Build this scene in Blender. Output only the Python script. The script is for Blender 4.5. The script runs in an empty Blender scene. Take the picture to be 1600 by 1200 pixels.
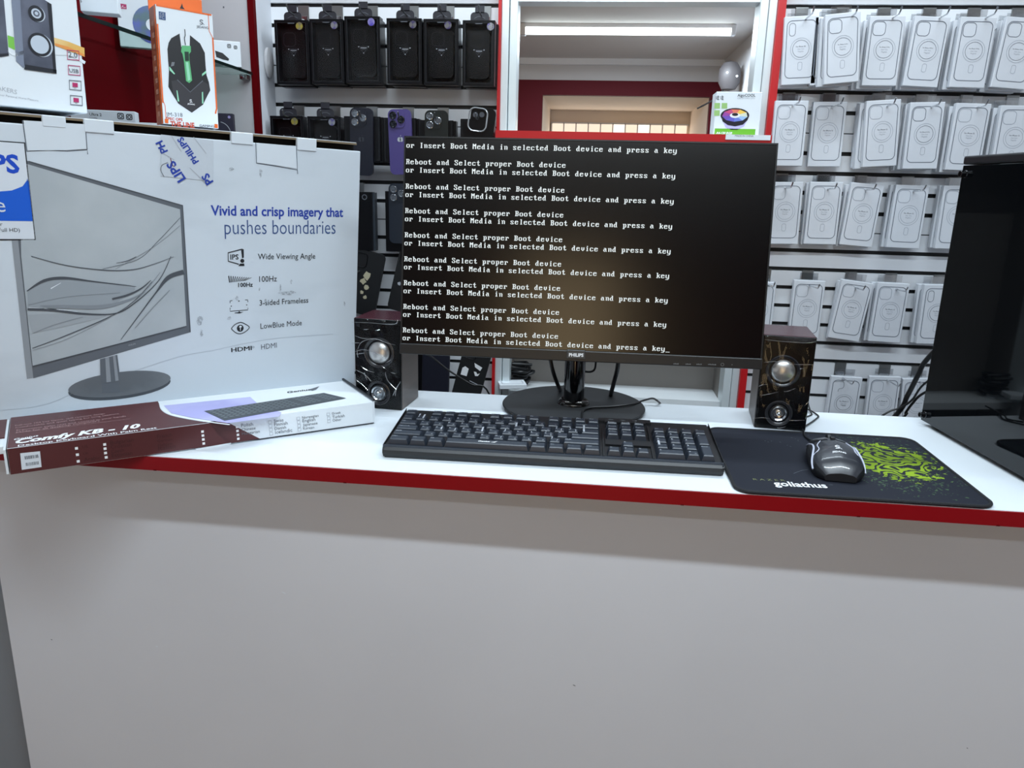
import bpy, bmesh, math, random
from math import sin, cos, pi, radians as rad
from mathutils import Matrix, Vector
random.seed(7)
C = bpy.context.scene.collection
SC = bpy.context.scene

# ------------------------------------------------------------------ camera
F, PITCH, ROLL, YAW = 1180.741, 0.254531, 0.025078, -0.093958
CAM = Vector((0, 0, 1.35653))
_fw = Vector((sin(YAW) * cos(PITCH), cos(YAW) * cos(PITCH), -sin(PITCH)))
_r0 = Vector((cos(YAW), -sin(YAW), 0)); _u0 = _r0.cross(_fw)
CR = _r0 * cos(ROLL) + _u0 * sin(ROLL); CU = CR.cross(_fw)
cd = bpy.data.cameras.new('camera'); cam = bpy.data.objects.new('camera', cd); C.objects.link(cam)
cd.sensor_width = 36; cd.lens = 36 * F / 1600; cd.clip_start = 0.02
_m = Matrix((CR, CU, -_fw)).transposed().to_4x4(); _m.translation = CAM
cam.matrix_world = _m
SC.camera = cam

# ------------------------------------------------------------------ world, exposure, lamps
w = bpy.data.worlds.new('daylight'); SC.world = w; w.use_nodes = True
w.node_tree.nodes['Background'].inputs[0].default_value = (1.0, 0.74, 0.42, 1)
w.node_tree.nodes['Background'].inputs[1].default_value = 3.3
SC.view_settings.view_transform = 'Standard'; SC.view_settings.look = 'None'
SC.view_settings.exposure = 0.0; SC.view_settings.gamma = 1.0
SC.cycles.max_bounces = 8
CEIL = 2.43
BATTENS = [  # x, y, length, watts
    (0.25, 0.23, 1.5, 27.5),
    (0.0, 1.50, 1.8, 17.0),
    (0.15, -0.85, 1.5, 8.0),
    (0.19, 5.53, 1.36, 72.0),
]

# ------------------------------------------------------------------ helpers
def lin(c):
    return tuple(((v / 255) / 12.92 if v / 255 <= 0.04045 else ((v / 255 + 0.055) / 1.055) ** 2.4) for v in c)
_M = {}
def pm(name, rgb, rough=0.5, metal=0.0, spec=0.5, coat=0.0, emit=None, bump=None, var=None, alpha=None):
    """procedural principled material; bump=(scale, strength), var=(rgb2, scale, lo, hi[, stretch])"""
    if name in _M: return _M[name]
    m = bpy.data.materials.new(name); m.use_nodes = True; nt = m.node_tree
    b = nt.nodes['Principled BSDF']; i = b.inputs
    i['Base Color'].default_value = (*lin(rgb), 1); i['Roughness'].default_value = rough
    i['Metallic'].default_value = metal; i['Specular IOR Level'].default_value = spec
    i['Coat Weight'].default_value = coat
    if emit: i['Emission Color'].default_value = (*lin(rgb), 1); i['Emission Strength'].default_value = emit
    tc = None
    if bump or var: tc = nt.nodes.new('ShaderNodeTexCoord')
    if bump:
        n = nt.nodes.new('ShaderNodeTexNoise'); n.inputs['Scale'].default_value = bump[0]; n.inputs['Detail'].default_value = 4
        bp = nt.nodes.new('ShaderNodeBump'); bp.inputs['Strength'].default_value = bump[1]; bp.inputs['Distance'].default_value = 0.002
        nt.links.new(tc.outputs['Object'], n.inputs['Vector']); nt.links.new(n.outputs['Fac'], bp.inputs['Height'])
        nt.links.new(bp.outputs['Normal'], i['Normal'])
    if var:
        n = nt.nodes.new('ShaderNodeTexNoise'); n.inputs['Scale'].default_value = var[1]; n.inputs['Detail'].default_value = 6
        mp = nt.nodes.new('ShaderNodeMapping'); mp.inputs['Scale'].default_value = var[4] if len(var) > 4 else (1, 1, 1)
        r = nt.nodes.new('ShaderNodeValToRGB'); r.color_ramp.elements[0].position = var[2]; r.color_ramp.elements[1].position = var[3]
        r.color_ramp.elements[0].color = (*lin(rgb), 1); r.color_ramp.elements[1].color = (*lin(var[0]), 1)
        nt.links.new(tc.outputs['Object'], mp.inputs['Vector']); nt.links.new(mp.outputs['Vector'], n.inputs['Vector'])
        nt.links.new(n.outputs['Fac'], r.inputs['Fac']); nt.links.new(r.outputs['Color'], i['Base Color'])
    if alpha is not None: i['Alpha'].default_value = alpha
    _M[name] = m
    return m
def film(name, fac=0.14, rough=0.06, tint=(1, 1, 1)):
    """thin clear plastic: mostly see-through, some gloss"""
    if name in _M: return _M[name]
    m = bpy.data.materials.new(name); m.use_nodes = True; nt = m.node_tree
    nt.nodes.remove(nt.nodes['Principled BSDF'])
    t = nt.nodes.new('ShaderNodeBsdfTransparent'); t.inputs[0].default_value = (*tint, 1)
    g = nt.nodes.new('ShaderNodeBsdfGlossy'); g.inputs['Roughness'].default_value = rough
    mx = nt.nodes.new('ShaderNodeMixShader'); mx.inputs[0].default_value = fac
    nt.links.new(t.outputs[0], mx.inputs[1]); nt.links.new(g.outputs[0], mx.inputs[2])
    nt.links.new(mx.outputs[0], nt.nodes['Material Output'].inputs['Surface'])
    _M[name] = m
    return m

def ray(px, py): return _fw + CR * ((px - 800) / F) - CU * ((py - 600) / F)
def at_z(px, py, z): d = ray(px, py); return CAM + d * ((z - CAM.z) / d.z)
def at_y(px, py, y): d = ray(px, py); return CAM + d * ((y - CAM.y) / d.y)
def at_x(px, py, x): d = ray(px, py); return CAM + d * ((x - CAM.x) / d.x)
def frame(o, yaw=0.0, roll=0.0, lean=0.0):
    """matrix of a standing face: local x along it, z up it, -y out of it; lean > 0 tips it back, roll > 0 clockwise"""
    r = Vector((cos(yaw), sin(yaw), 0)); n = Vector((sin(yaw), -cos(yaw), 0)); u = Vector((0, 0, 1))
    u2 = u * cos(lean) - n * sin(lean); n2 = n * cos(lean) + u * sin(lean)
    r3 = r * cos(roll) - u2 * sin(roll); u3 = u2 * cos(roll) + r * sin(roll)
    m = Matrix((r3, -n2, u3)).transposed().to_4x4(); m.translation = o
    return m
class Face:
    """reads points of a flat face of a thing as 2-D coordinates of that face"""
    def __init__(s, m, a=0, b=2, off=0.0):   # a, b = local axes spanning the face, off = offset along the third
        s.m = m; s.a, s.b = a, b; s.c = 3 - a - b; s.off = off
        s.n = m.to_3x3().col[s.c].copy(); s.o = m @ Vector([off if k == s.c else 0 for k in range(3)]); s.i = m.inverted()
    def __call__(s, px, py):
        d = ray(px, py); t = (s.o - CAM).dot(s.n) / d.dot(s.n); q = s.i @ (CAM + d * t)
        return (q[s.a], q[s.b])
    def poly(s, pts): return [s(*p) for p in pts]

_tx = {}
def text2d(s, shear=0.0, bold=0.0, res=2):
    k = (s, shear, bold, res)
    if k in _tx: return _tx[k]
    cu = bpy.data.curves.new('t', 'FONT'); cu.body = s; cu.size = 1; cu.shear = shear; cu.offset = bold; cu.fill_mode = 'FRONT'; cu.resolution_u = res
    ob = bpy.data.objects.new('t', cu); C.objects.link(ob)
    dg = bpy.context.evaluated_depsgraph_get(); me = bpy.data.meshes.new_from_object(ob.evaluated_get(dg))
    v = [(a.co.x, a.co.y) for a in me.vertices]; f = [tuple(p.vertices) for p in me.polygons]
    bpy.data.objects.remove(ob); bpy.data.curves.remove(cu); bpy.data.meshes.remove(me)
    x0 = min(a[0] for a in v); x1 = max(a[0] for a in v)
    v = [(a - x0, b) for a, b in v]
    _tx[k] = (v, f, x1 - x0)
    return _tx[k]

class MB:
    """collects shapes and links them as ONE mesh object"""
    def __init__(s): s.v = []; s.f = []; s.mi = []; s.sm = []; s.mats = []
    def _mi(s, m):
        if m not in s.mats: s.mats.append(m)
        return s.mats.index(m)
    def add(s, v, f, m, smooth=False):
        o = len(s.v); s.v += [tuple(a) for a in v]; k = s._mi(m)
        for q in f: s.f.append(tuple(i + o for i in q)); s.mi.append(k); s.sm.append(smooth)
        return s
    def box(s, x0, x1, y0, y1, z0, z1, m, bev=0.0, seg=2, xf=None):
        if bev <= 0:
            v = [(x, y, z) for x in (x0, x1) for y in (y0, y1) for z in (z0, z1)]
            f = [(0, 1, 3, 2), (4, 6, 7, 5), (0, 4, 5, 1), (2, 3, 7, 6), (0, 2, 6, 4), (1, 5, 7, 3)]
        else:
            bm = bmesh.new(); bmesh.ops.create_cube(bm, size=1)
            for q in bm.verts: q.co = Vector(((x0 + x1) / 2 + q.co.x * (x1 - x0), (y0 + y1) / 2 + q.co.y * (y1 - y0), (z0 + z1) / 2 + q.co.z * (z1 - z0)))
            bmesh.ops.bevel(bm, geom=bm.edges[:], offset=bev, segments=seg, affect='EDGES', profile=0.5)
            bm.verts.index_update(); v = [q.co[:] for q in bm.verts]; f = [[q.index for q in p.verts] for p in bm.faces]; bm.free()
        if xf: v = [xf @ Vector(q) for q in v]
        return s.add(v, f, m, False)
    def prism(s, poly, fn0, fn1, m, smooth=False):
        """poly swept between two placements fn(a, b) -> xyz"""
        n = len(poly); v = [fn0(*p) for p in poly] + [fn1(*p) for p in poly]
        f = [tuple(range(n - 1, -1, -1)), tuple(range(n, 2 * n))] 
        s.add(v, f, m); o = len(s.v) - 2 * n; k = s._mi(m)
        for i in range(n):
            j = (i + 1) % n; s.f.append((o + i, o + j, o + n + j, o + n + i)); s.mi.append(k); s.sm.append(smooth)
        return s
    def flat(s, poly, fn, m): return s.add([fn(*p) for p in poly], [tuple(range(len(poly)))], m)
    def line(s, pts, wd, fn, m, closed=False):
        """a printed stroke; wd = width or list of widths"""
        n = len(pts); W = wd if isinstance(wd, (list, tuple)) else [wd] * n; v = []
        for i in range(n):
            a = pts[i - 1] if (i > 0 or closed) else pts[i]; b = pts[(i + 1) % n] if (i < n - 1 or closed) else pts[i]
            dx, dy = b[0] - a[0], b[1] - a[1]; L = math.hypot(dx, dy) or 1; h = W[i] / 2
            v += [(pts[i][0] - dy / L * h, pts[i][1] + dx / L * h), (pts[i][0] + dy / L * h, pts[i][1] - dx / L * h)]
        f = [(2 * i, 2 * i + 1, 2 * ((i + 1) % n) + 1, 2 * ((i + 1) % n)) for i in range(n if closed else n - 1)]
        return s.add([fn(*p) for p in v], f, m)
    def disc(s, cx, cy, rx, ry, fn, m, n=28): return s.flat([(cx + rx * cos(2 * pi * i / n), cy + ry * sin(2 * pi * i / n)) for i in range(n)], fn, m)
    def ring(s, cx, cy, r, wd, fn, m, n=36, ry=None): return s.line([(cx + r * cos(2 * pi * i / n), cy + (ry or r) * sin(2 * pi * i / n)) for i in range(n)], wd, fn, m, True)
    def text(s, t, a, b, fn, m, shear=0.0, bold=0.0, hf=1.0, res=2):
        """text whose base line runs from 2-D point a to b; hf stretches its height"""
        st = [0.0]
        if bold and 'M' in t: st = [-bold * 0.6, 0.0, bold * 0.6] if bold > 0.006 else [0.0]; bold = 0.0     # letters the outline offset would fill in
        v, f, wd = text2d(t, shear, bold, res)
        if len(st) > 1: n0 = len(v); f = [tuple(i + k * n0 for i in q) for k in range(3) for q in f]; v = [(x + d_, y) for d_ in st for x, y in v]
        dx, dy = b[0] - a[0], b[1] - a[1]; k = math.hypot(dx, dy) / wd
        ux, uy = dx / (k * wd), dy / (k * wd)
        return s.add([fn(a[0] + ux * x * k - uy * y * k * hf, a[1] + uy * x * k + ux * y * k * hf) for x, y in v], f, m)
    def tube(s, path, r, m, n=8, cap=True):
        P = [Vector(p) for p in path]; R = r if isinstance(r, (list, tuple)) else [r] * len(P); v = []; f = []
        up = Vector((0.13, 0.21, 0.97))
        for i, p in enumerate(P):
            t = (P[min(i + 1, len(P) - 1)] - P[max(i - 1, 0)]).normalized()
            a = t.cross(up); a = a.normalized() if a.length > 0.05 else t.cross(Vector((1, 0, 0))).normalized(); b = a.cross(t).normalized()
            v += [p + a * (R[i] * cos(2 * pi * k / n)) + b * (R[i] * sin(2 * pi * k / n)) for k in range(n)]
            up = b
        for i in range(len(P) - 1):
            for k in range(n): f.append((i * n + k, i * n + (k + 1) % n, (i + 1) * n + (k + 1) % n, (i + 1) * n + k))
        if cap: f.append(tuple(range(n - 1, -1, -1))); f.append(tuple(range((len(P) - 1) * n, len(P) * n)))
        return s.add(v, f, m, True)
    def lathe(s, prof, m, n=40, xf=None, sy=1.0):
        """prof = (radius, height) pairs turned about local z"""
        v = []; f = []
        for r, z in prof: v += [Vector((r * cos(2 * pi * k / n), r * sy * sin(2 * pi * k / n), z)) for k in range(n)]
        for i in range(len(prof) - 1):
            for k in range(n): f.append((i * n + k, i * n + (k + 1) % n, (i + 1) * n + (k + 1) % n, (i + 1) * n + k))
        if prof[0][0] > 0: f.append(tuple(range(n - 1, -1, -1)))
        if prof[-1][0] > 0: f.append(tuple(range((len(prof) - 1) * n, len(prof) * n)))
        if xf: v = [xf @ q for q in v]
        return s.add(v, f, m, True)
    def build(s, name, parent=None, xf=None, auto=35):
        me = bpy.data.meshes.new(name)
        v = [xf @ Vector(q) for q in s.v] if xf else s.v
        me.from_pydata([tuple(q) for q in v], [], s.f)
        for m in s.mats: me.materials.append(m)
        me.polygons.foreach_set('material_index', s.mi); me.polygons.foreach_set('use_smooth', [bool(q) for q in s.sm])
        if any(s.sm): me.set_sharp_from_angle(angle=rad(auto))
        me.update(); me.validate()
        o = bpy.data.objects.new(name, me); C.objects.link(o)
        if parent: o.parent = parent
        return o
def tag(o, label, cat, group=None):
    o['label'] = label; o['category'] = cat
    if group: o['group'] = group
    return o
def thing(name, label, cat, m=None, group=None):
    o = bpy.data.objects.new(name, None); C.objects.link(o); o.empty_display_size = 0.03
    if m is not None: o.matrix_world = m if isinstance(m, Matrix) else Matrix.Translation(m)
    return tag(o, label, cat, group)
def struct(o): o['kind'] = 'structure'; return o
def copy_tree(o, parent=None):
    c = o.copy(); C.objects.link(c)
    if parent: c.parent = parent
    for ch in list(o.children): copy_tree(ch, c)
    return c
def front(off=0.0003): return lambda a, b: (a, -off, b)
def rrect(x0, x1, y0, y1, r, n=6):
    p = []
    for cx, cy, a0 in ((x1 - r, y1 - r, 0), (x0 + r, y1 - r, 90), (x0 + r, y0 + r, 180), (x1 - r, y0 + r, 270)):
        p += [(cx + r * cos(rad(a0 + 90 * i / n)), cy + r * sin(rad(a0 + 90 * i / n))) for i in range(n + 1)]
    return p
def smooth_path(pts, k=6):
    P = [Vector(p) for p in pts]; out = []
    for i in range(len(P) - 1):
        p0, p1, p2, p3 = P[max(i - 1, 0)], P[i], P[i + 1], P[min(i + 2, len(P) - 1)]
        for j in range(k):
            t = j / k; out.append(0.5 * ((2 * p1) + (p2 - p0) * t + (2 * p0 - 5 * p1 + 4 * p2 - p3) * t * t + (3 * p1 - p0 - 3 * p2 + p3) * t ** 3))
    out.append(P[-1]); return out
def sm2(pts, k=6): return [(p.x, p.y) for p in smooth_path([(a, b, 0) for a, b in pts], k)]

# ------------------------------------------------------------------ materials
WHITE = pm('white_laminate', (226, 232, 237), 0.32, var=((217, 224, 230), 3.0, 0.4, 0.7))
SLAT = pm('slat_white', (226, 228, 232), 0.35)
GROOVE = pm('groove_black', (14, 15, 18), 0.5)
SEAM = pm('seam_grey', (150, 153, 158), 0.6)
RED2 = pm('red_frame', (186, 22, 28), 0.35)
RED = pm('red_edge', (132, 4, 15), 0.4, spec=0.25)
REDP = pm('red_paint', (88, 0, 6), 0.6, spec=0.07)
DRED = pm('dark_red_paint', (84, 10, 24), 0.55, spec=0.15)
ALU = pm('aluminium', (222, 230, 232), 0.3, 0.3)
PANEL = pm('counter_panel', (214, 213, 217), 0.45, var=((205, 204, 208), 1.5, 0.35, 0.7))
GREYP = pm('grey_panel', (128, 131, 136), 0.5)
GREYW = pm('grey_wall', (188, 187, 190), 0.6)
CEILM = pm('ceiling_paint', (205, 203, 202), 0.7, bump=(6, 0.1))
WALLW = pm('wall_white', (212, 214, 220), 0.7)
BEIGE = pm('beige_plaster', (226, 212, 198), 0.7)
FLOORM = pm('floor_tile', (112, 98, 86), 0.4, var=((94, 82, 72), 4, 0.4, 0.7))
BLACK = pm('black_plastic', (22, 23, 26), 0.42)
BLACKM = pm('black_matte', (26, 28, 31), 0.62)
BLACKG = pm('black_gloss', (8, 8, 10), 0.08, spec=0.6)
KEYM = pm('key_plastic', (44, 50, 60), 0.38)
INKW = pm('white_ink', (235, 236, 238), 0.5)
INKK = pm('black_ink', (24, 26, 32), 0.5)
INKG = pm('grey_ink', (92, 96, 104), 0.5)
INKL = pm('light_ink', (168, 172, 180), 0.5)
INKB = pm('blue_ink', (34, 62, 158), 0.5)
CHROME = pm('chrome', (205, 208, 212), 0.18, 1.0)
STEEL = pm('steel', (150, 152, 152), 0.32, 0.9)
CARD = pm('white_card', (222, 228, 233), 0.5)
KRAFT = pm('kraft_card', (120, 104, 82), 0.8)
DIODE = pm('lamp_diffuser', (244, 255, 255), 0.4, emit=6.0)
CABLE = pm('cable_rubber', (16, 17, 19), 0.4)
T = 1.0      # counter top height
YW = 1.9     # slat wall face
# ================================================================== THE SETTING
def sbox(name, *a, **k):
    return struct(MB().box(*a, **k).build(name))
sbox('floor', -3, 3, -2.7, 8.6, -0.05, 0, FLOORM)
sbox('ceiling', -3, 3, -2.7, 8.6, CEIL, CEIL + 0.05, CEILM)
sbox('wall_left', -1.42, -1.37, -2.7, 1.95, 0, CEIL, WALLW)
sbox('wall_right', 1.95, 2.0, -2.7, 1.95, 0, CEIL, WALLW)
# shop front behind the counter customers: dark red band over an unseen doorway shaped for the screen glow
mb = MB(); mb.box(-1.4, -0.36, -2.7, -2.6, 0, 2.0, REDP); mb.box(0.26, 2.0, -2.7, -2.6, 0, 2.0, REDP)
mb.box(-1.4, 2.0, -2.7, -2.6, 1.95, 2.2, REDP); mb.box(-1.4, 2.0, -2.7, -2.6, 2.2, CEIL, WALLW)
struct(mb.build('wall_front'))
# slat boards
ZG = [1.763 - 0.0447 * i for i in range(34)]
def slats(name, x0, x1):
    mb = MB(); top = 1.95
    for i, z in enumerate(ZG):
        g = 0.0012 if i in (3, 6, 11) or i % 5 == 1 and i > 18 else 0.0046
        mb.box(x0, x1, YW, YW + 0.018, z + g, top, SLAT); top = z - g
    mb.box(x0, x1, YW, YW + 0.018, 0.0, top, SLAT)
    mb.box(x0, x1, YW + 0.009, YW + 0.0185, 0.01, 1.94, GROOVE)
    return struct(mb.build(name))
slats('wall_back_left', -0.786, -0.2285)
slats('wall_back_right', 0.4095, 1.95)
mb = MB()
mb.box(-1.4, -0.20, YW + 0.019, 1.95, 0, CEIL, GREYW); mb.box(0.385, 1.95, YW + 0.019, 1.95, 0, CEIL, GREYW)
mb.box(-0.20, 0.385, YW + 0.019, 1.95, 1.80, CEIL, GREYW); mb.box(-0.20, 0.385, YW + 0.019, 1.95, 0, 0.60, GREYW)
struct(mb.build('wall_back'))
struct(MB().box(-1.37, 1.95, 1.78, 1.90, 1.95, CEIL, WALLW).build('shade_bulkhead'))  # unseen bulkhead added to shade the tops of the slat walls
# framed serving window with a niche under it
def rail(x0, x1, seam):
    mb = MB(); mb.box(x0, seam - 0.0008, 1.874, 1.935, 0.0, 1.95, ALU, 0.0015); mb.box(seam + 0.0008, x1, 1.878, 1.935, 0.0, 1.95, ALU, 0.0015)
    return mb
mb = rail(-0.2215, -0.1845, -0.2035); win = struct(mb.build('window_1')); win['label'] = 'aluminium framed serving window with red edging between the slat walls'; 
rail(0.3545, 0.3925, 0.3735).build('frame_post', win)
MB().box(-0.2285, -0.2215, 1.868, 1.93, 0.0, 1.95, RED2).build('red_edging', win)
MB().box(0.3925, 0.4090, 1.868, 1.93, 0.0, 1.95, RED2).build('red_edging', win)
MB().box(-0.1845, 0.3545, 1.88, 1.93, 1.7675, 1.95, ALU).build('head_rail', win)
s = MB().box(-0.2215, 0.3925, 1.80, 2.03, 1.452, 1.480, SLAT); s.box(-0.2215, 0.3925, 1.797, 1.80, 1.450, 1.4815, RED2); s.build('sill', win)
niche = MB(); NB = pm('niche_back', (122, 117, 112), 0.5); NS = pm('niche_shelf', (226, 230, 232), 0.4)
niche.box(-0.1845, 0.3545, 2.02, 2.03, 0.6, 1.452, NB); niche.box(-0.1945, -0.1845, 1.935, 2.03, 0.6, 1.452, NB); niche.box(0.3545, 0.3645, 1.935, 2.03, 0.6, 1.452, NB)
niche.build('niche_lining', win)
MB().box(-0.1845, 0.3545, 1.90, 2.02, 0.822, 0.840, NS).build('niche_shelf', win)
# the room seen through the window
YF = 6.95
zt = at_y(976, 126.5, YF).z; zo = at_y(976, 150, YF).z; xa = at_y(847, 180, YF).x; xb = at_y(1107, 180, YF).x
Yb = at_z(976, 173, zo).y
XR = at_y(1132, 95, YF).x
mb = MB(); mb.box(-3, XR, YF, YF + 0.06, zt, CEIL, GREYW); mb.box(-3, xa, YF - 0.01, YF + 0.06, 0, zt, DRED); mb.box(xb, XR, YF - 0.01, YF + 0.06, 0, zt, DRED)
mb.box(xa, xb, YF - 0.01, YF + 0.06, zo, zt, DRED); struct(mb.build('wall_far'))
sbox('wall_far_right', XR, XR + 0.06, 1.95, 8.6, 0, CEIL, GREYW)
mb = MB(); mb.box(xa - 0.06, xa, YF + 0.06, Yb + 0.05, 0, zo + 0.06, BEIGE); mb.box(xb, xb + 0.06, YF + 0.06, Yb + 0.05, 0, zo + 0.06, BEIGE)
mb.box(xa, xb, YF + 0.06, Yb + 0.05, zo, zo + 0.06, BEIGE); struct(mb.build('door_1')); 
sbox('wall_far_left', -3.0, -2.94, 1.95, 8.6, 0, CEIL, GREYW); sbox('wall_far_end', -3, 3, 8.55, 8.6, 0, CEIL, GREYW)
sbox('trim_1', -3, XR, YF - 0.035, YF, CEIL - 0.05, CEIL, WALLW)
# bright window at the end of that doorway
LITW = pm('daylit_pane', (255, 240, 220), 0.4, emit=0.72); LITB = pm('daylit_pane_bright', (255, 244, 226), 0.4, emit=1.25)
bw = MB().box(xa - 0.1, xb + 0.1, Yb + 0.05, Yb + 0.10, 0, zo + 0.06, BEIGE); bw = struct(bw.build('wall_doorway_end'))
w2 = thing('window_2', 'x', 'x', Vector((0, Yb + 0.05, 0))); del w2['category']; w2['label'] = 'daylit strip of glass blocks at the far end of the doorway'; struct(w2)
za = at_y(976, 193, Yb).z; zb = za - 0.20; n = 11; fr = MB()
for i in range(n):
    x0 = xa + 0.02 + (xb - xa - 0.04) * i / n; x1 = xa + 0.02 + (xb - xa - 0.04) * (i + 1) / n
    fr.box(x0 - 0.006, x0 + 0.006, -0.03, 0, zb, za, WALLW)
    MB().box(x0 + 0.006, x1 - 0.006, -0.016, -0.001, zb + 0.01, za - 0.008, LITB if i in (5, 7) else LITW).build('pane', w2)
fr.box(xa + 0.01, xb - 0.01, -0.03, 0, za - 0.008, za + 0.006, WALLW); fr.box(xa + 0.01, xb - 0.01, -0.03, 0, zb, zb + 0.01, WALLW); fr.build('window_frame', w2)
ld = bpy.data.lights.new('window_daylight', 'AREA'); ld.shape = 'RECTANGLE'; ld.size = xb - xa - 0.1; ld.size_y = 0.18; ld.energy = 1.6; ld.color = (1.0, 0.90, 0.78)
lo = bpy.data.objects.new('window_daylight', ld); C.objects.link(lo); lo.parent = w2; lo.location = ((xa + xb) / 2, -0.04, (za + zb) / 2); lo.rotation_euler = (-pi / 2, 0, 0)
# fittings in that room
p0 = at_x(1140, 118, XR - 0.10)
fx = thing('dome_fixture', 'dark grey rounded fixture with two bright dots high in the far corner', 'light fixture', p0)
DG = pm('dark_grey_plastic', (84, 80, 82), 0.5)
MB().lathe([(0.0001, -0.105), (0.05, -0.095), (0.075, -0.05), (0.08, 0.0), (0.075, 0.045), (0.05, 0.085), (0.0001, 0.1)], DG, 28).build('body', fx)
for dx in (-0.03, 0.04): MB().lathe([(0.0001, 0), (0.008, 0.002), (0.008, 0.012)], INKW, 12, Matrix.Translation((dx, -0.078, -0.01 * dx / 0.03)) @ Matrix.Rotation(-pi / 2, 4, 'X')).build('light_dot', fx)
MB().tube([(0, 0.06, 0), (0, 0.13, 0.0)], 0.02, DG).build('bracket', fx)
MB().tube(smooth_path([(-0.03, 0, -0.09), (-0.09, 0.02, -0.16), (-0.2, 0.09, -0.22)]), 0.006, CABLE).build('cable', fx)

# ------------------------------------------------------------------ ceiling lamps
for k, (bx, by, L, wt) in enumerate(BATTENS):
    lab = ['long white tube lamp on the ceiling in front of the counter', 'long white tube lamp on the ceiling right over the counter', 'long white tube lamp on the ceiling towards the shop door', 'lit tube lamp on the ceiling seen through the serving window'][k]
    t = thing('tube_lamp', lab, 'ceiling light', Vector((bx, by, CEIL)))
    MB().box(-L / 2 - 0.02, L / 2 + 0.02, -0.022, 0.022, -0.028, 0, WALLW, 0.003).build('housing', t)
    MB().tube([(-L / 2, 0, -0.042), (L / 2, 0, -0.042)], 0.027, DIODE, 16).build('diffuser', t)
    for sx in (-1, 1): MB().box(sx * (L / 2 + 0.001), sx * (L / 2 + 0.03), -0.028, 0.028, -0.07, -0.004, WALLW, 0.003).build('end_cap', t)
    ld = bpy.data.lights.new('tube_light', 'AREA'); ld.shape = 'RECTANGLE'; ld.size = L; ld.size_y = 0.05; ld.energy = wt; ld.color = (0.77, 0.90, 1.0)
    lo = bpy.data.objects.new('tube_light', ld); C.objects.link(lo); lo.parent = t; lo.location = (0, 0, -0.072)

# ================================================================== THE COUNTER
ct = thing('sales_counter', 'white topped sales counter with a red front edge', 'counter', Vector((0, 0.89, 0)) , None)
XL, XRR = -1.33, 1.15
yf = lambda x: 0.8885 - 0.0095 * (x - 0) - 0.89      # slightly out of square with the wall
yb = lambda x: 1.2815 - 0.015 * x - 0.89
mb = MB(); q = [(XL, yf(XL) + 0.001), (XRR, yf(XRR) + 0.001), (XRR, yb(XRR)), (XL, yb(XL))]
mb.prism(q, lambda a, b: (a, b, T - 0.019), lambda a, b: (a, b, T), WHITE).build('worktop', ct)
q = [(XL, yf(XL) - 0.0012), (XRR, yf(XRR) - 0.0012), (XRR, yf(XRR) + 0.001), (XL, yf(XL) + 0.001)]
mb = MB().prism(q, lambda a, b: (a, b, T - 0.0195), lambda a, b: (a, b, T - 0.0008), RED)
rnd = random.Random(3)
for x in (-0.56, -0.3, 0.13, 0.34, 0.5, 0.55): mb.box(x, x + 0.004, yf(x) - 0.0016, yf(x), T - 0.0197, T - 0.0182, REDP)
mb.build('edge_banding', ct)
PX = at_y(24, 1050, 0.94).x
mb = MB(); mb.prism([(PX, 0.05), (XRR, 0.05 - 0.012), (XRR, 0.068 - 0.012), (PX, 0.068)], lambda a, b: (a, b, 0.02), lambda a, b: (a, b, T - 0.019), PANEL)
py_ = lambda x: 0.05 - 0.012 * (x - PX) / (XRR - PX) - 0.0004
for (px, py, s2, m) in ((440, 930, 0.0030, CARD), (897, 1074, 0.0020, INKG), (240, 1015, 0.0016, CARD), (74, 1005, 0.0012, INKG), (1512, 1170, 0.001, INKG)):
    p = at_y(px, py, 0.93); mb.line([(p.x - s2, p.z + s2 * 0.4), (p.x + s2 * 0.2, p.z), (p.x + s2, p.z - s2 * 0.5)], [0.0005, 0.0014, 0.0006], lambda a, b: (a, py_(a), b), m)
mb.build('front_panel', ct)
MB().box(XL, PX + 0.004, 0.069, 0.08, 0.02, T - 0.019, GREYP).build('recessed_panel', ct)
for x in (XL, XRR - 0.02): MB().box(x, x + 0.02, 0.085, 0.36, 0.0, T - 0.019, PANEL).build('end_panel', ct)
MB().box(XL + 0.02, XRR - 0.02, 0.30, 0.318, 0.45, 0.468, PANEL).build('shelf', ct)
# ================================================================== DISPLAY SHELVES ON THE LEFT
GLASS = film('shelf_glass', 0.12, 0.02, (0.86, 0.95, 0.92))
GEDGE = pm('glass_edge', (22, 34, 32), 0.15)
ds = thing('display_shelf_unit', 'dark red backed display shelf unit with glass shelves against the left wall', 'shelf unit', Vector((-0.9, 1.5, 0)))
MB().box(-0.035, -0.015, -0.35, 0.30, 1.002, 2.2, REDP).build('back_panel', ds)
mb = MB().box(-0.015, 0.108, 0.30, 0.40, 0.0, 2.2, GREYW)
for zz in (1.62, 1.735, 1.50): mb.box(0.05, 0.053, 0.2994, 0.3, zz, zz + 0.003, INKG)
mb.build('end_panel', ds)
MB().box(0.108, 0.122, 0.298, 0.312, 0.0, 2.2, REDP).build('edge_banding', ds)
kn = MB().lathe([(0.0001, 0.012), (0.012, 0.011), (0.018, 0.006), (0.018, 0)], GREYW, 24, Matrix.Translation((0.1225, 0.36, 1.628)) @ Matrix.Rotation(pi / 2, 4, 'Y') @ Matrix.Diagonal((1.9, 1, 1, 1)))
MB().box(0.108, 0.1215, 0.312, 0.40, 0.0, 2.2, WALLW).build('end_panel_face', ds); kn.build('oval_knob', ds)
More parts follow.
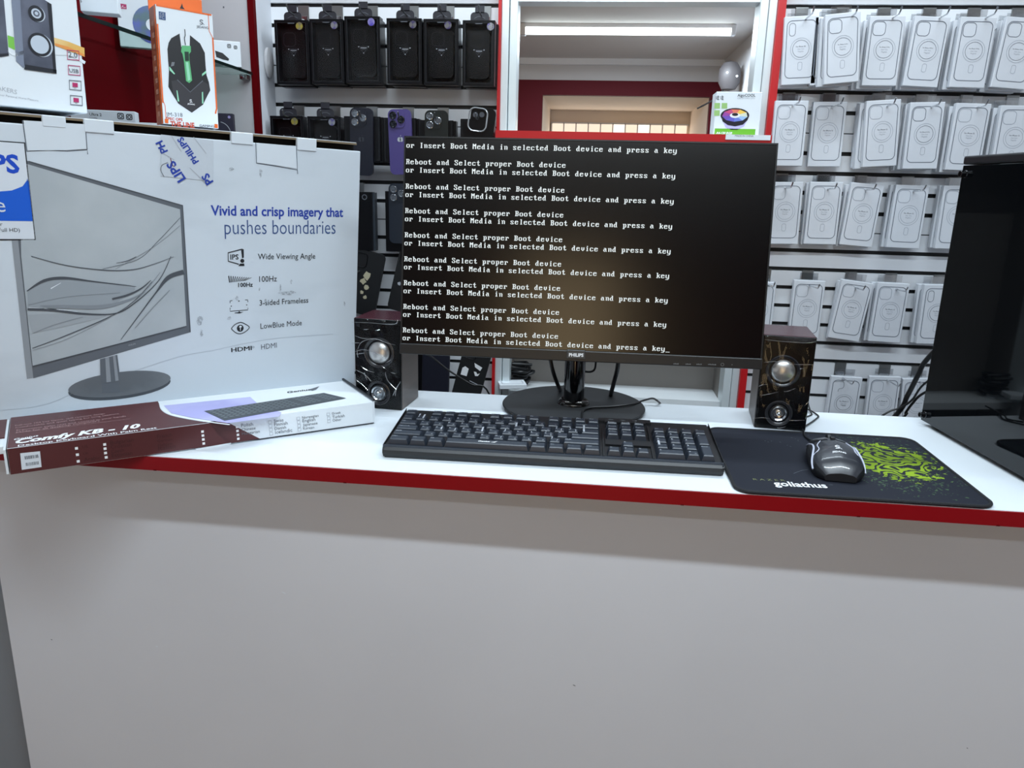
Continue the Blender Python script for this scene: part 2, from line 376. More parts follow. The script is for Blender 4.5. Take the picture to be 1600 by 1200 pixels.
for zz in (1.5987, 1.372):
    g = MB().box(-0.015, 0.1095, -0.35, 0.298, zz - 0.006, zz, GLASS).build('glass_shelf', ds)
    MB().box(0.1095, 0.1115, -0.35, 0.298, zz - 0.0062, zz + 0.0002, GEDGE).build('front_edge', g)
    mb = MB().box(0.088, 0.106, 0.278, 0.2995, zz - 0.018, zz - 0.0065, STEEL, 0.002); mb.lathe([(0.0001, 0.004), (0.0045, 0.003), (0.0045, 0)], CHROME, 14, Matrix.Translation((0.097, 0.277, zz - 0.012)) @ Matrix.Rotation(pi / 2, 4, 'X'))
    mb.build('shelf_clip', ds)
ZS = 1.5989
def shelf_box(name, lab, cat, m, W, D, H, body=CARD):
    t = thing(name, lab, cat, m); mb = MB(); mb.box(0, W, 0, D, 0, H, body, 0.0008, 1); return t, mb, front()
# carton with a disc on it
p = at_z(188, 72, ZS); m = frame(p, 0.50); fc = Face(m)
t, mb, fn = shelf_box('disc_carton', 'pale grey carton printed with a shiny disc on the upper glass shelf', 'carton', m, 0.105, 0.02, 0.10)
PK = pm('magenta_ink', (176, 38, 96), 0.5)
mb.flat(fc.poly([(188, 5.5), (197.5, 7), (198, 14.5), (188.5, 13.5)]), fn, PK)
cx, cy = fc(238, 39); mb.disc(cx, cy, 0.034, 0.034, fn, pm('disc_print', (98, 120, 128), 0.25, 0.4, var=((96, 104, 190), 30, 0.4, 0.6))); mb.disc(cx, cy, 0.011, 0.011, front(0.0006), CARD)
mb.line(fc.poly([(190, 12), (192.5, 8.5), (193, 12), (196.5, 12)]), 0.0008, front(0.0006), INKW); mb.build('carton', t)
# carton cut by the top of the photo
p = at_z(126, 17, ZS); m = frame(p + Vector((0.0, 0.0, 0.0)), 0.42); fc = Face(m)
t, mb, fn = shelf_box('upper_carton', 'white carton with black lettering on the left end of the upper glass shelf', 'carton', m, 0.052, 0.03, 0.09)
mb.text('JC', (0.0, 0.024), (0.018, 0.024), fn, INKK, bold=0.02); mb.text('s', (0.001, 0.012), (0.003, 0.012), fn, INKK); mb.build('carton', t)
# small carton with hands holding
p = at_z(316, 104, ZS); m = frame(p + Vector((0.0, -0.03, 0)), 0.40); fc = Face(m)
t, mb, fn = shelf_box('mouse_carton', 'small white carton with dark curved shape printed, right end of the upper glass shelf', 'carton', m, 0.0, 0.02, 0.05)
(xr, zr), (x2, z2) = fc(377.5, 107), fc(374, 67); mb = MB(); mb.box(-0.01, xr, 0, 0.02, 0, z2 + 0.002, CARD, 0.0008, 1)
mb.flat(fc.poly([(336, 79), (348, 83), (358, 92), (357, 95), (348, 93), (338, 89)]), fn, INKK); mb.flat(fc.poly([(336, 96), (345, 97), (352, 101), (349, 103), (336, 103)]), fn, INKK)
for a, b, r in ((358, 72, 0.0035), (368, 74, 0.0030)):
    x, y = fc(a, b); mb.line(rrect(x - r, x + r, y - r, y + r, r * 0.4, 3), 0.0011, fn, INKK, True); mb.ring(x, y, r * 0.5, 0.001, fn, INKK, 14)
mb.build('carton', t)
# lower shelf: long white carton and a dark one
ZS2 = 1.3722
p = at_y(212, 187, 1.33); m = frame(Vector((p.x, p.y, ZS2)), 0.36); fc = Face(m); x0 = fc(131, 187)[0]; xr = fc(212, 187)[0]; zt2 = fc(175, 172.8)[1]
t = thing('watch_carton', 'white carton with short dark lettering and two square icons, low behind the monitor carton', 'carton', m); mb = MB().box(x0 - 0.02, xr, 0, 0.03, 0, zt2, CARD, 0.0008, 1); fn = front()
mb.text('Ultra 2', fc(140, 180.5), fc(159, 181.5), fn, INKK, bold=0.01); mb.text('S.Charging', fc(140, 184), fc(152, 185), fn, INKG)
for a, b, r in ((188.5, 181.5, 0.0045), (202, 183, 0.0042)):
    x, y = fc(a, b); mb.line(rrect(x - r, x + r, y - r, y + r, r * 0.4, 3), 0.0016, fn, INKK, True); mb.ring(x, y, r * 0.55, 0.0014, fn, INKK, 14)
mb.build('carton', t)
p = at_y(224, 200, 1.50); m = frame(Vector((p.x, p.y, ZS2)), 0.36); fc = Face(m); x0 = fc(212.5, 195)[0] - 0.01; xr = fc(243, 195)[0]; zt2 = fc(225, 191.5)[1]
t = thing('flat_carton', 'flat white carton low between the icon carton and the upright mouse carton', 'carton', m); mb = MB().box(x0, xr + 0.02, 0, 0.03, 0, zt2, CARD, 0.0008, 1)
mb.text('USB SCREEN', fc(217, 196), fc(240, 197), fn, INKG); mb.build('carton', t)
p = at_y(343, 206, 1.70); m = frame(Vector((p.x, p.y, ZS2)), 0.22); fc = Face(m); xr = fc(365, 206)[0]; zt2 = fc(350, 177)[1]; x0 = fc(336, 206)[0]
NAVY = pm('navy_card', (28, 28, 48), 0.4)
t = thing('earphone_carton', 'dark navy carton with a pale arc printed, beside the grey shelf end panel', 'carton', m); mb = MB().box(x0, xr, 0, 0.02, 0, zt2, NAVY, 0.0008, 1)
mb.disc(*fc(358, 183), 0.003, 0.003, fn, pm('lilac_ink', (150, 140, 190), 0.5)); c0 = fc(343, 208)
mb.line([(c0[0] + 0.024 * cos(a * 0.1), c0[1] + 0.024 * sin(a * 0.1)) for a in range(2, 15)], 0.0012, fn, INKL); mb.build('carton', t)
# ================================================================== MONITOR CARTON
bm_ = frame(Vector((-0.4134, 1.3085, T + 0.0005)), 0.77, 0.024, -0.066)
BW, BH, BD = 0.64, 0.4094, 0.14
CARTON = pm('white_carton', (205, 213, 221), 0.5, bump=(90, 0.05), var=((190, 198, 206), 5.0, 0.52, 0.8, (1, 1, 2.5)))
FLAPW = pm('white_flap', (212, 219, 226), 0.5)
DARKIN = pm('carton_inside', (58, 52, 44), 0.9)
big = thing('monitor_carton', 'large white monitor carton printed with a grey monitor picture and blue slogan', 'carton', bm_)
fb = Face(bm_); fn = front(0.0004); fn2 = front(0.0008); fn3 = front(0.0012); fn4 = front(0.0016)
mb = MB(); t = 0.004
mb.box(-BW, 0, 0, t, 0, BH, CARTON, 0.0015, 2); mb.box(-BW, 0, BD - t, BD, 0, BH, CARTON); mb.box(-t, 0, t, BD - t, 0, BH, CARTON); mb.box(-BW, -BW + t, t, BD - t, 0, BH, CARTON)
mb.box(-BW + t, -t, t, BD - t, 0, t, KRAFT); mb.box(-BW + t, -t, t, BD - t, BH - 0.03, BH - 0.026, DARKIN)
# cut lines of the two hand flaps
SEAMD = pm('cut_line', (92, 98, 108), 0.8)
for pts in (((35, 188), (42, 236.5), (75, 234.5), (105, 236), (136, 234), (137, 241)), ((136, 234), (133, 193)), ((399.5, 223), (400.5, 255), (430, 259.5), (464.5, 265.5), (463, 227)), ((464.5, 265.5), (465, 272))):
    mb.line(fb.poly(pts), 0.0011, fn, SEAMD)
# faint creases and scuffs
CREASE = pm('carton_crease', (186, 194, 203), 0.6)
for pts in (((0, 641), (70, 632), (140, 604), (270, 560), (330, 548)), ((330, 548), (420, 530), (520, 522))): mb.line(sm2(fb.poly(pts)), 0.0009, fn, CREASE)
SCUFF = pm('carton_scuff', (150, 156, 163), 0.8, var=((190, 197, 205), 260, 0.42, 0.6))
rnd = random.Random(11)
for (px, py, wd, ht) in ((407, 270, 5, 12), (362, 264, 8, 5), (449, 458, 26, 7), (438, 450, 3, 12), (415, 470, 5, 9), (405, 452, 3, 5), (312, 500, 10, 16), (315, 520, 4, 10), (455, 440, 3, 7), (358, 497, 6, 5), (538, 475, 3, 8), (370, 466, 5, 7)):
    c0 = fb(px, py); k = 0.00102
    pts = [(c0[0] + wd * k * 0.6 * cos(a) * rnd.uniform(0.5, 1.1), c0[1] + ht * k * 0.6 * sin(a) * rnd.uniform(0.5, 1.1)) for a in [i * 2 * pi / 11 for i in range(11)]]
    mb.flat(pts, fn, SCUFF)
# --- printed picture of a monitor
PFR = pm('picture_frame_grey', (96, 101, 108), 0.5); PFR2 = pm('picture_frame_light', (142, 147, 153), 0.5)
PSC = pm('picture_screen_grey', (168, 175, 180), 0.5, var=((182, 188, 192), 9, 0.4, 0.7)); PDK = pm('picture_dark', (74, 78, 84), 0.5); PMD = pm('picture_mid', (132, 138, 144), 0.5); PBS = pm('picture_base', (98, 102, 107), 0.5, var=((120, 124, 129), 12, 0.4, 0.7)); PSH = pm('picture_soft', (150, 157, 163), 0.5)
mb.flat(fb.poly([(18, 374), (28, 374), (51, 573), (52, 590), (42, 592)]), fn, PFR2)
mb.flat(fb.poly([(28, 240), (44, 252), (285, 321), (297, 519), (52, 591), (50, 573), (28, 374)]), fn, PFR)
mb.flat(fb.poly([(30, 252), (48, 258), (281, 327), (291, 509), (51, 572), (33, 400)]), fn2, PSC)
mb.line(fb.poly([(51, 572), (291, 509.5)]), 0.0014, fn3, PDK); mb.line(fb.poly([(44, 252), (285, 321), (297, 519)]), 0.0016, fn2, PDK)
Z4 = lambda pts: fb.poly([(a * 0.20833, 400 + b * 0.20833) for a, b in pts])
mb.flat(sm2(Z4([(205, 262), (330, 182), (480, 165), (700, 190), (1010, 228), (900, 330), (760, 385), (480, 395), (208, 380)]), 4), fn3, PSH)
mb.flat(sm2(Z4([(208, 440), (450, 430), (800, 440), (600, 500), (240, 580)]), 4), fn3, pm('picture_soft_two', (158, 164, 169), 0.5))
for pts, wd, m in (
    ([(232, 0), (500, 70), (800, 106), (1000, 100), (1150, 60), (1300, 5)], [0.0008, 0.0012, 0.0014, 0.0012, 0.0008, 0.0005], PDK),
    ([(200, 262), (330, 184), (480, 164), (700, 190), (1020, 228)], [0.001, 0.004, 0.004, 0.002, 0.0006], PDK),
    ([(205, 398), (400, 404), (620, 432), (860, 430), (1010, 350), (1190, 180), (1280, 0)], [0.003, 0.004, 0.003, 0.0016, 0.0016, 0.0012, 0.0008], PDK),
    ([(300, 372), (480, 378), (760, 380), (960, 330), (1080, 270)], [0.001, 0.005, 0.006, 0.003, 0.0008], PMD),
    ([(242, 690), (500, 592), (850, 440), (1010, 330), (1140, 190)], [0.0008, 0.0012, 0.0014, 0.001, 0.0008], PDK),
    ([(245, 705), (520, 612), (870, 430), (1060, 290), (1200, 120)], 0.0006, PMD),
    ([(840, 322), (960, 290), (1060, 240), (1130, 180)], [0.003, 0.003, 0.002, 0.0007], PDK),
    ([(905, 625), (1050, 430), (1170, 270), (1260, 160), (1375, 118)], [0.0007, 0.0014, 0.002, 0.006, 0.007], PDK),
    ([(1010, 540), (1140, 390), (1270, 255)], 0.001, PMD), ([(380, 243), (455, 200)], [0.0015, 0.0006], CARD),
    ([(215, 385), (400, 397), (580, 415)], [0.0006, 0.001, 0.0005], CARD), ([(250, 575), (420, 510), (620, 455)], 0.0008, PMD), ([(215, 365), (500, 305), (900, 275)], 0.0007, PMD),
    ([(870, 52), (950, 36), (1020, 5)], [0.0006, 0.001, 0.0012], PDK)):
    P = sm2(Z4(pts)); W = wd
    if isinstance(wd, list): W = [wd[min(i // 6, len(wd) - 1)] + ((wd[min(i // 6 + 1, len(wd) - 1)] - wd[min(i // 6, len(wd) - 1)]) * (i % 6) / 6) for i in range(len(P))]
    mb.line(P, W, fn4, m)
for pts in ([(1375, 990 - 1000), (0, 0)],): pass
mb.line(sm2(fb.poly([(160, 420), (215, 405), (245, 378), (281, 340)])), 0.0006, fn4, PDK); mb.line(sm2(fb.poly([(180, 420), (240, 385), (281, 352)])), 0.0006, fn4, PMD)
c0 = fb(186.5, 601); e1 = fb(266, 592); e2 = fb(189, 623)
q = fb.poly([(107 + 0, 603)] ); ell = [(186.5 + 80 * cos(a) - 1.0 * sin(a), 600 + 19 * sin(a) - 9 * cos(a)) for a in [i * 2 * pi / 36 for i in range(36)]]
mb.flat(fb.poly([(x, y + 4.5) for x, y in ell]), fn, PDK); mb.flat(fb.poly(ell), fn2, PBS)
mb.flat(fb.poly([(156, 561), (183, 554), (188, 594), (172, 598), (157, 597)]), fn3, PFR); mb.flat(fb.poly([(164, 559), (170, 557.5), (173, 596), (166, 597)]), fn4, PFR2); mb.flat(fb.poly([(176, 556), (180, 555), (185, 594), (180, 595)]), fn4, PFR2)
mb.flat(fb.poly([(159, 599), (186, 597), (187, 612), (159, 614)]), fn3, PFR)
mb.text('PHILIPS', fb(201, 540.5), fb(212, 537.8), fn3, PFR2, bold=0.03)
# --- slogan and feature list
mb.text('Vivid and crisp imagery that', fb(329.5, 336.2), fb(536, 338.6), fn, INKB, bold=0.022, hf=1.1, res=3)
mb.text('pushes boundaries', fb(351, 366), fb(524, 365.2), fn, pm('blue_grey_ink', (52, 78, 130), 0.5), bold=-0.008, hf=1.3, res=3)
for s, a, b in (('Wide Viewing Angle', (403, 405.2), (492.5, 404.2)), ('100Hz', (405, 440.5), (432.5, 439.5)), ('3-sided Frameless', (405.5, 477.5), (481.5, 472.8)), ('LowBlue Mode', (407, 513.8), (471.5, 508)), ('HDMI', (408, 546.2), (432.5, 543))):
    mb.text(s, fb(*a), fb(*b), fn, INKK if s != 'HDMI' else INKG, bold=0.004, hf=1.12)
I1 = lambda pts: fb.poly([(320 + a * 0.15625, 300 + b * 0.15625) for a, b in pts]); I2 = lambda pts: fb.poly([(320 + a * 0.15625, 440 + b * 0.15625) for a, b in pts])
mb.line(I1([(340, 722), (234, 692), (232, 608), (372, 572), (388, 580)]), 0.0017, fn, INKK); mb.flat(I1([(362, 580), (388, 580), (390, 655), (372, 662)]), fn, INKK); mb.disc(*I1([(374, 688)])[0], 0.0032, 0.0032, fn, INKK); mb.flat(I1([(334, 740), (352, 716), (392, 714), (396, 740)]), fn, INKK)
mb.text('IPS', *I1([(255, 675), (338, 673)]), fn, INKK, bold=0.02)
for i in range(11):
    x = 236 + i * 14; a = i / 10; mb.line(I1([(x + 12 + a * 8, 905 - a * 18), (x + 2 + a * 88, 838 + a * 18)]), 0.0016 - a * 0.001, fn, INKK)
mb.text('100Hz', *I1([(333, 950), (480, 945)]), fn, INKK, bold=0.025)
for pts in ([(252, 215), (252, 192), (275, 190)], [(402, 184), (428, 182), (430, 205)], [(252, 262), (253, 296), (430, 283), (430, 262)]): mb.line(I2(pts), 0.001, fn, INKK)
for pts in ([(330, 200), (350, 198), (340, 186)], [(268, 238), (268, 252), (255, 246)], [(414, 226), (414, 240), (427, 232)], [(295, 316), (300, 310), (335, 306), (340, 296), (348, 296), (352, 304), (385, 304), (350, 318)]): mb.flat(I2(pts), fn, INKK)
mb.line(sm2(I2([(264, 470), (300, 430), (355, 408), (405, 425), (444, 458), (405, 500), (352, 522), (305, 508), (264, 470)])), 0.0013, fn, INKK); mb.disc(*I2([(354, 466)])[0], 0.0055, 0.0058, fn, INKK); mb.flat(I2([(349, 440), (360, 440), (372, 452), (359, 456), (356, 490), (352, 490), (350, 456), (338, 456)]), fn2, CARD)
mb.text('HDMI', *I2([(266, 706), (468, 684)]), fn, INKK, bold=0.035, hf=0.75); mb.ring(*I2([(484, 655)])[0], 0.0015, 0.0005, fn, INKG, 14)
mb.build('carton', big)
# lid slab standing a little above the front edge
mb = MB(); mb.box(-BW + 0.005, -0.005, 0.016, BD - 0.001, BH - 0.012, BH + 0.0095, pm('gap_shade', (20, 18, 15), 0.9)); mb.box(-BW + 0.006, -0.006, 0.003, BD, BH + 0.0095, BH + 0.0125, KRAFT); mb.box(-BW + 0.006, -0.006, 0.005, BD, BH + 0.0125, BH + 0.0135, CARTON)  # near-black block under the lid stands in for shade in the gap
mb.build('lid', big)
mb = MB()
for k, (a, b, y0, y1) in enumerate(((66, 103, 182, 195), (131.5, 178, 186, 204), (361, 395, 208, 222), (464, 494, 217, 232.5))):
    x0 = fb(a, y1)[0]; x1 = fb(b, y1)[0]; MB().box(x0, x1, -0.002, 0.006, fb(a, y1)[1] - 0.002, BH + 0.0135, FLAPW, 0.001, 1).build('lid_tab', big)
# hinged hand flaps, slightly lighter than the carton
MB().prism(fb.poly([(36.5, 188), (43, 235), (105, 234.5), (135, 232.5), (132, 194)]), lambda a, b: (a, -0.0012, b), lambda a, b: (a, 0.0, b), FLAPW).build('hand_flap', big)
MB().prism(fb.poly([(401, 224), (401.5, 254), (430, 258), (463, 263.5), (462, 228)]), lambda a, b: (a, -0.0012, b), lambda a, b: (a, 0.0, b), FLAPW).build('hand_flap', big)
# branded parcel tape
tp = fb.poly([(251, 196 + 14), (333, 219.5), (333, 283), (251, 275)]); TAPE = pm('parcel_tape', (196, 203, 211), 0.22, bump=(60, 0.3))
mb = MB().flat(tp, fn2, TAPE)
for s, a, b in (('PHILIPS', (310.5, 252), (284, 213)), ('LIPS', (290, 279), (270.5, 250)), ('PH', (262, 236), (252.5, 219)), ('PS', (333, 283.5), (323.5, 269.5))):
    mb.text(s, fb(*a), fb(*b), fn3, INKB, bold=0.03, hf=1.0)
for pts in (((268, 213), (283, 237)), ((302, 214), (322, 240)), ((296, 262), (320, 285), ), ((252, 238), (272, 250))): mb.line(fb.poly(pts), 0.0009, fn3, INKL)
mb.line(sm2(fb.poly([(256, 276), (251, 266), (253, 258), (262, 254)])), 0.0009, fn3, INKG); mb.line(sm2(fb.poly([(266, 247), (269, 258), (273, 260)])), 0.0012, fn3, pm('rust_ink', (128, 78, 84), 0.6)); mb.build('tape', big)
# shipping label on the left end
LB = pm('label_blue', (24, 92, 204), 0.35); LW = pm('label_white', (214, 220, 228), 0.35)
tl, tr, br = fb(0, 219.5), fb(39, 222.5), fb(56, 375); xl = tr[0] - 0.122
mb = MB(); q = [(xl, tl[1] + 0.0), tr, br, (xl, br[1] - 0.001)]
mb.flat(q, fn2, INKK); i_ = 0.0014; q2 = [(xl + i_, tl[1] - i_), (tr[0] - i_, tr[1] - i_), (br[0] - i_, br[1] + i_), (xl + i_, br[1] + i_)]; mb.flat(q2, fn3, LW)
sl, s2_ = fb(0, 345), fb(52.5, 345.5); wv = fb.poly([(0, 299), (18, 297.5), (35, 291), (43, 280)]); e = fb(45, 284)
mb.flat([(xl + i_, sl[1]), (s2_[0] - 0.0012, s2_[1]), (tr[0] - i_ + 0.0012, e[1]), (tr[0] - i_ - 0.0005, e[1] + 0.004)] + wv[::-1] + [(xl + i_, wv[0][1])], front(0.0014), LB)
mb.text('PHILIPS', (fb(31, 270)[0] - 0.1005, fb(31, 270)[1]), fb(31, 270), front(0.0015), pm('label_text_blue', (20, 72, 190), 0.4), bold=0.03)
mb.text('line', (fb(9, 331)[0] - 0.036, fb(9, 331)[1]), fb(9, 331), front(0.0018), LW)
mb.text('1920 x 1080 (Full HD)', (fb(31, 362)[0] - 0.062, fb(31, 362)[1]), fb(31, 362), front(0.0015), INKK); mb.text('LCD monitor', (fb(4, 353)[0] - 0.04, fb(4, 353)[1]), fb(4, 353), front(0.0015), INKK)
mb.build('shipping_label', big)

# ------------------------------------------------------------------ mouse carton standing on it
mm = frame(Vector((-0.6473, 1.1464, T + 0.437)), 0.77, 0.0255, 0.031); W, H, D = 0.0815, 0.1668, 0.036
mc = thing('mouse_carton', 'white and orange mouse carton with a green lit black mouse, upright on the monitor carton', 'carton', mm)
ORG = pm('orange_card', (226, 102, 32), 0.4); RST = pm('rust_card', (122, 62, 44), 0.4, var=((150, 84, 60), 40, 0.4, 0.6)); mb = MB()
mb.box(0, W, 0, D, 0, H, CARD); mb.flat([(0, 0), (D, 0), (D, H), (0, H)], lambda a, b: (-0.0003, a, b), RST); mb.flat([(0, 0), (0.007, 0), (0.007, H), (0, H)], lambda a, b: (-0.0006, a, b), ORG)
for k in range(9): mb.flat([(0.013, 0.012 + k * 0.016), (0.026, 0.012 + k * 0.016), (0.026, 0.019 + k * 0.016), (0.013, 0.019 + k * 0.016)], lambda a, b: (-0.0006, a, b), pm('rust_print', (168, 118, 98), 0.5))
fm = Face(mm); Z8 = lambda pts: fm.poly([(230 + a * 0.1834, b * 0.1834) for a, b in pts])
fo = front(0.0003); fo2 = front(0.0006); fo3 = front(0.0009); fo4 = front(0.0012)
e = 0.0012
mb.line([(e, H - e), (W - e, H - e)], 0.0024, fo, ORG); mb.line([(W - e, H * 0.80), (W - e, 0.03), (W - 0.0035, 0.022)], 0.0022, fo, ORG); mb.line([(e, 0.03), (e, H * 0.84)], 0.0022, fo, ORG); mb.line([(e, 0.034), (0.004, 0.026), (0.004, 0.004)], 0.0009, fo, ORG); mb.line([(W - 0.006, H - e), (W - 0.006, H * 0.85), (W - e, H * 0.8)], 0.0009, fo, ORG)
mb.flat([(0.002, 0.001), (0.007, 0.001), (0.007, 0.007), (0.002, 0.007)], fo2, ORG); mb.flat([(W - 0.006, 0.0005), (W - 0.001, 0.0005), (W - 0.001, 0.0065), (W - 0.006, 0.0065)], fo2, ORG)
MBK = pm('print_black', (30, 30, 33), 0.4); MDK = pm('print_charcoal', (52, 50, 54), 0.4); GRN = pm('print_green', (92, 178, 118), 0.4); GRL = pm('print_mint', (150, 214, 180), 0.4)
mb.flat(Z8([(275, 286), (205, 325), (182, 365), (172, 420), (178, 520), (185, 590), (180, 740), (220, 810), (265, 882), (380, 960), (475, 892), (510, 820), (537, 770), (525, 700), (505, 640), (497, 560), (490, 450), (450, 370), (364, 300), (362, 400), (290, 400)]), fo, MBK)
mb.flat(Z8([(205, 690), (258, 682), (372, 788), (470, 690), (520, 720), (534, 770), (506, 820), (472, 888), (380, 955), (268, 880), (222, 808)]), fo2, MDK)
mb.line(Z8([(255, 680), (365, 785), (472, 688)]), 0.0012, fo3, INKG)
mb.flat(Z8([(294, 388), (370, 392), (372, 440), (356, 462), (360, 520), (382, 685), (358, 708), (330, 690), (312, 520), (300, 460), (288, 440)]), fo2, GRN); mb.flat(Z8([(316, 440), (352, 442), (356, 520), (322, 520)]), fo3, pm('print_dark_green', (24, 52, 40), 0.4)); mb.flat(Z8([(326, 530), (348, 530), (368, 680), (345, 690)]), fo3, GRL)
for pts in ([(186, 570), (192, 570), (236, 630), (228, 634), (190, 600)], [(466, 630), (500, 602), (502, 622), (466, 650)], [(248, 770), (256, 772), (272, 866), (258, 862)], [(464, 786), (474, 782), (478, 880), (466, 884)]): mb.flat(Z8(pts), fo3, GRL)
for k in range(3): mb.line(Z8([(204 + k * 9, 566 - k * 2), (212 + k * 9, 530)]), 0.0006, fo3, INKL)
mb.line(sm2(Z8([(318, 250), (322, 300), (316, 330), (325, 385)])), [0.0012] * 19, fo3, INKK)
def dragon(mb, c, s, fn, m):
    """small curled creature mark"""
    mb.line(sm2([(c[0] + s * a, c[1] + s * b) for a, b in ((0.5, 0.75), (0.1, 1.0), (-0.35, 0.8), (-0.3, 0.45), (0.15, 0.3), (0.35, 0.05), (0.0, -0.25), (-0.5, -0.2))]), s * 0.24, fn, m); mb.line(sm2([(c[0] + s * a, c[1] + s * b) for a, b in ((0.3, 0.1), (0.6, -0.05), (0.8, -0.35))]), s * 0.14, fn, m)
dragon(mb, Z8([(462, 200)])[0], 0.005, fo, INKG); mb.text('JEDANG', *Z8([(420, 236), (522, 248)]), fo, INKG, bold=0.015)
dragon(mb, Z8([(370, 868)])[0], 0.0032, fo3, INKW); mb.text('JEDANG', *Z8([(342, 890), (404, 897)]), fo3, INKW, bold=0.02)
mb.flat(Z8([(97, 96), (155, 106), (158, 174), (100, 164)]), fo, pm('badge_blue', (58, 84, 128), 0.4)); mb.text('CE', *Z8([(108, 128), (146, 134)]), fo2, INKL); mb.text('FC', *Z8([(108, 158), (146, 164)]), fo2, INKL)
RI = pm('red_orange_ink', (198, 70, 40), 0.4)
mb.text('JM-318', *Z8([(162, 990), (302, 996)]), fo, INKG); mb.text('SPEC OPS', *Z8([(160, 1021), (302, 1032)]), fo, RI, bold=0.03); mb.text('THE LINE', *Z8([(200, 1076), (404, 1090)]), fo, RI, bold=0.035, hf=1.25)
mb.text('GAMING', *Z8([(446, 1078), (574, 1086)]), fo, INKG, bold=0.02, hf=0.8); mb.text('MOUSE', *Z8([(446, 1094), (520, 1098)]), fo, INKG)
mb.build('carton', mc)
mb = MB(); mb.box(-0.001, W - 0.004, D - 0.002, D, H - 0.002, H + 0.026, ORG, 0.0006, 1); mb.flat([(W / 2 + 0.002, H + 0.006), (W / 2 + 0.012, H + 0.006), (W / 2 + 0.008, H + 0.011), (W / 2 + 0.007, H + 0.016), (W / 2 + 0.005, H + 0.011)], front(-D + 0.0024), MBK); mb.build('hang_tab', mc)

# ------------------------------------------------------------------ speaker carton at the upper left
p = CAM + ray(138, 186.5) * ((Vector((-0.698, 1.043, 1.434)) - CAM).length / ray(138, 186.5).length) + Vector((0, 0, 0.0075))
W, H, D = 0.30, 0.26, 0.12
sm_ = frame(p, 0.93, 0.012, 0.0); fs = Face(sm_)
sc = thing('speaker_carton', 'white speaker carton picturing two grey speakers, upright at the left end of the monitor carton', 'carton', sm_)
mb = MB().box(-W, 0, 0, D, 0, H, CARD, 0.001, 1)
S6 = lambda pts: fs.poly([(a / 6, b / 6) for a, b in pts])
SP = pm('speaker_print', (62, 66, 80), 0.4, var=((96, 100, 116), 14, 0.4, 0.6)); SPS = pm('speaker_print_side', (122, 130, 148), 0.4); SPD = pm('speaker_print_dark', (28, 30, 38), 0.4); SIL = pm('silver_print', (190, 200, 212), 0.35); YEL = pm('yellow_print', (222, 172, 84), 0.5, var=((238, 214, 160), 18, 0.35, 0.7)); GR2 = pm('green_print', (120, 190, 72), 0.5)
mb.flat(S6([(500, 350), (640, 390), (790, 450), (794, 530), (640, 478), (512, 428)]), fo, YEL); mb.flat(S6([(512, 405), (640, 440), (792, 512), (794, 535), (640, 470), (520, 430)]), fo2, pm('orange_print', (226, 146, 70), 0.5))
mb.flat(S6([(70, 330), (130, 350), (140, 470), (78, 440)]), fo, GR2); mb.line(sm2(S6([(78, 470), (140, 510), (300, 480), (520, 500), (660, 510), (796, 590)])), 0.004, fo2, CARD)
mb.flat(S6([(100, -60), (200, -60), (240, 600), (220, 640), (150, 575), (120, 200)]), fo2, SPS); mb.flat(S6([(185, -60), (400, -10), (480, 40), (527, 690), (240, 650), (225, 600)]), fo3, SP); mb.flat(S6([(235, 605), (527, 655), (528, 692), (222, 650)]), fo4, SPD); mb.flat(S6([(440, 20), (480, 40), (527, 690), (500, 686)]), fo4, SPD)
mb.flat(S6([(-200, -60), (30, -60), (80, 520), (-150, 560)]), fo2, SP); mb.flat(S6([(-200, 520), (80, 500), (82, 522), (-150, 560)]), fo3, SPD)
for (a, b, R, r) in ((335, 128, 74, 46), (368, 420, 108, 84)):
    c0 = S6([(a, b)])[0]; k = (S6([(a + R, b)])[0][0] - c0[0]); kk = k * 1.0; ky = abs(S6([(a, b + R)])[0][1] - c0[1])
    mb.disc(c0[0] + k * 0.12, c0[1] - ky * 0.04, k, ky, front(0.0016), SIL); mb.disc(c0[0], c0[1], k * 0.98, ky, front(0.0019), SPD); mb.disc(c0[0], c0[1], k * r / R, ky * r / R, front(0.0022), SIL)
    if R < 90: mb.disc(c0[0], c0[1], k * 0.4, ky * 0.4, front(0.0025), SP); mb.disc(c0[0], c0[1], k * 0.22, ky * 0.22, front(0.0028), SIL)
for (a, b), tx in (((682, 518), '2.0'), ((692, 660), 'USB'), ((702, 800), ''), ((712, 942), '')):
    q = S6([(a - 55, b - 48), (a + 55, b - 38), (a + 58, b + 48), (a - 52, b + 38)]); mb.line(q, 0.0012, fo3, INKG if tx == '' else PK, True)
    if tx: mb.text(tx, *S6([(a - 42, b + 16), (a + 44, b + 26)]), fo3, INKG, bold=0.01)
    else: mb.flat(S6([(a - 26, b - 26), (a + 24, b - 20), (a + 26, b + 20), (a - 24, b + 14)]), fo3, PK); mb.text('PC', *S6([(a - 6, b + 32), (a + 12, b + 34)]), fo3, INKG)
mb.text('TS-2.0 SPEAKERS', *S6([(-330, 770), (158, 885)]), fo, INKL); mb.text('Multimedia Stereo For Your Personal Home Pleasure', *S6([(-330, 848), (360, 952)]), fo, INKL)
mb.build('carton', sc)

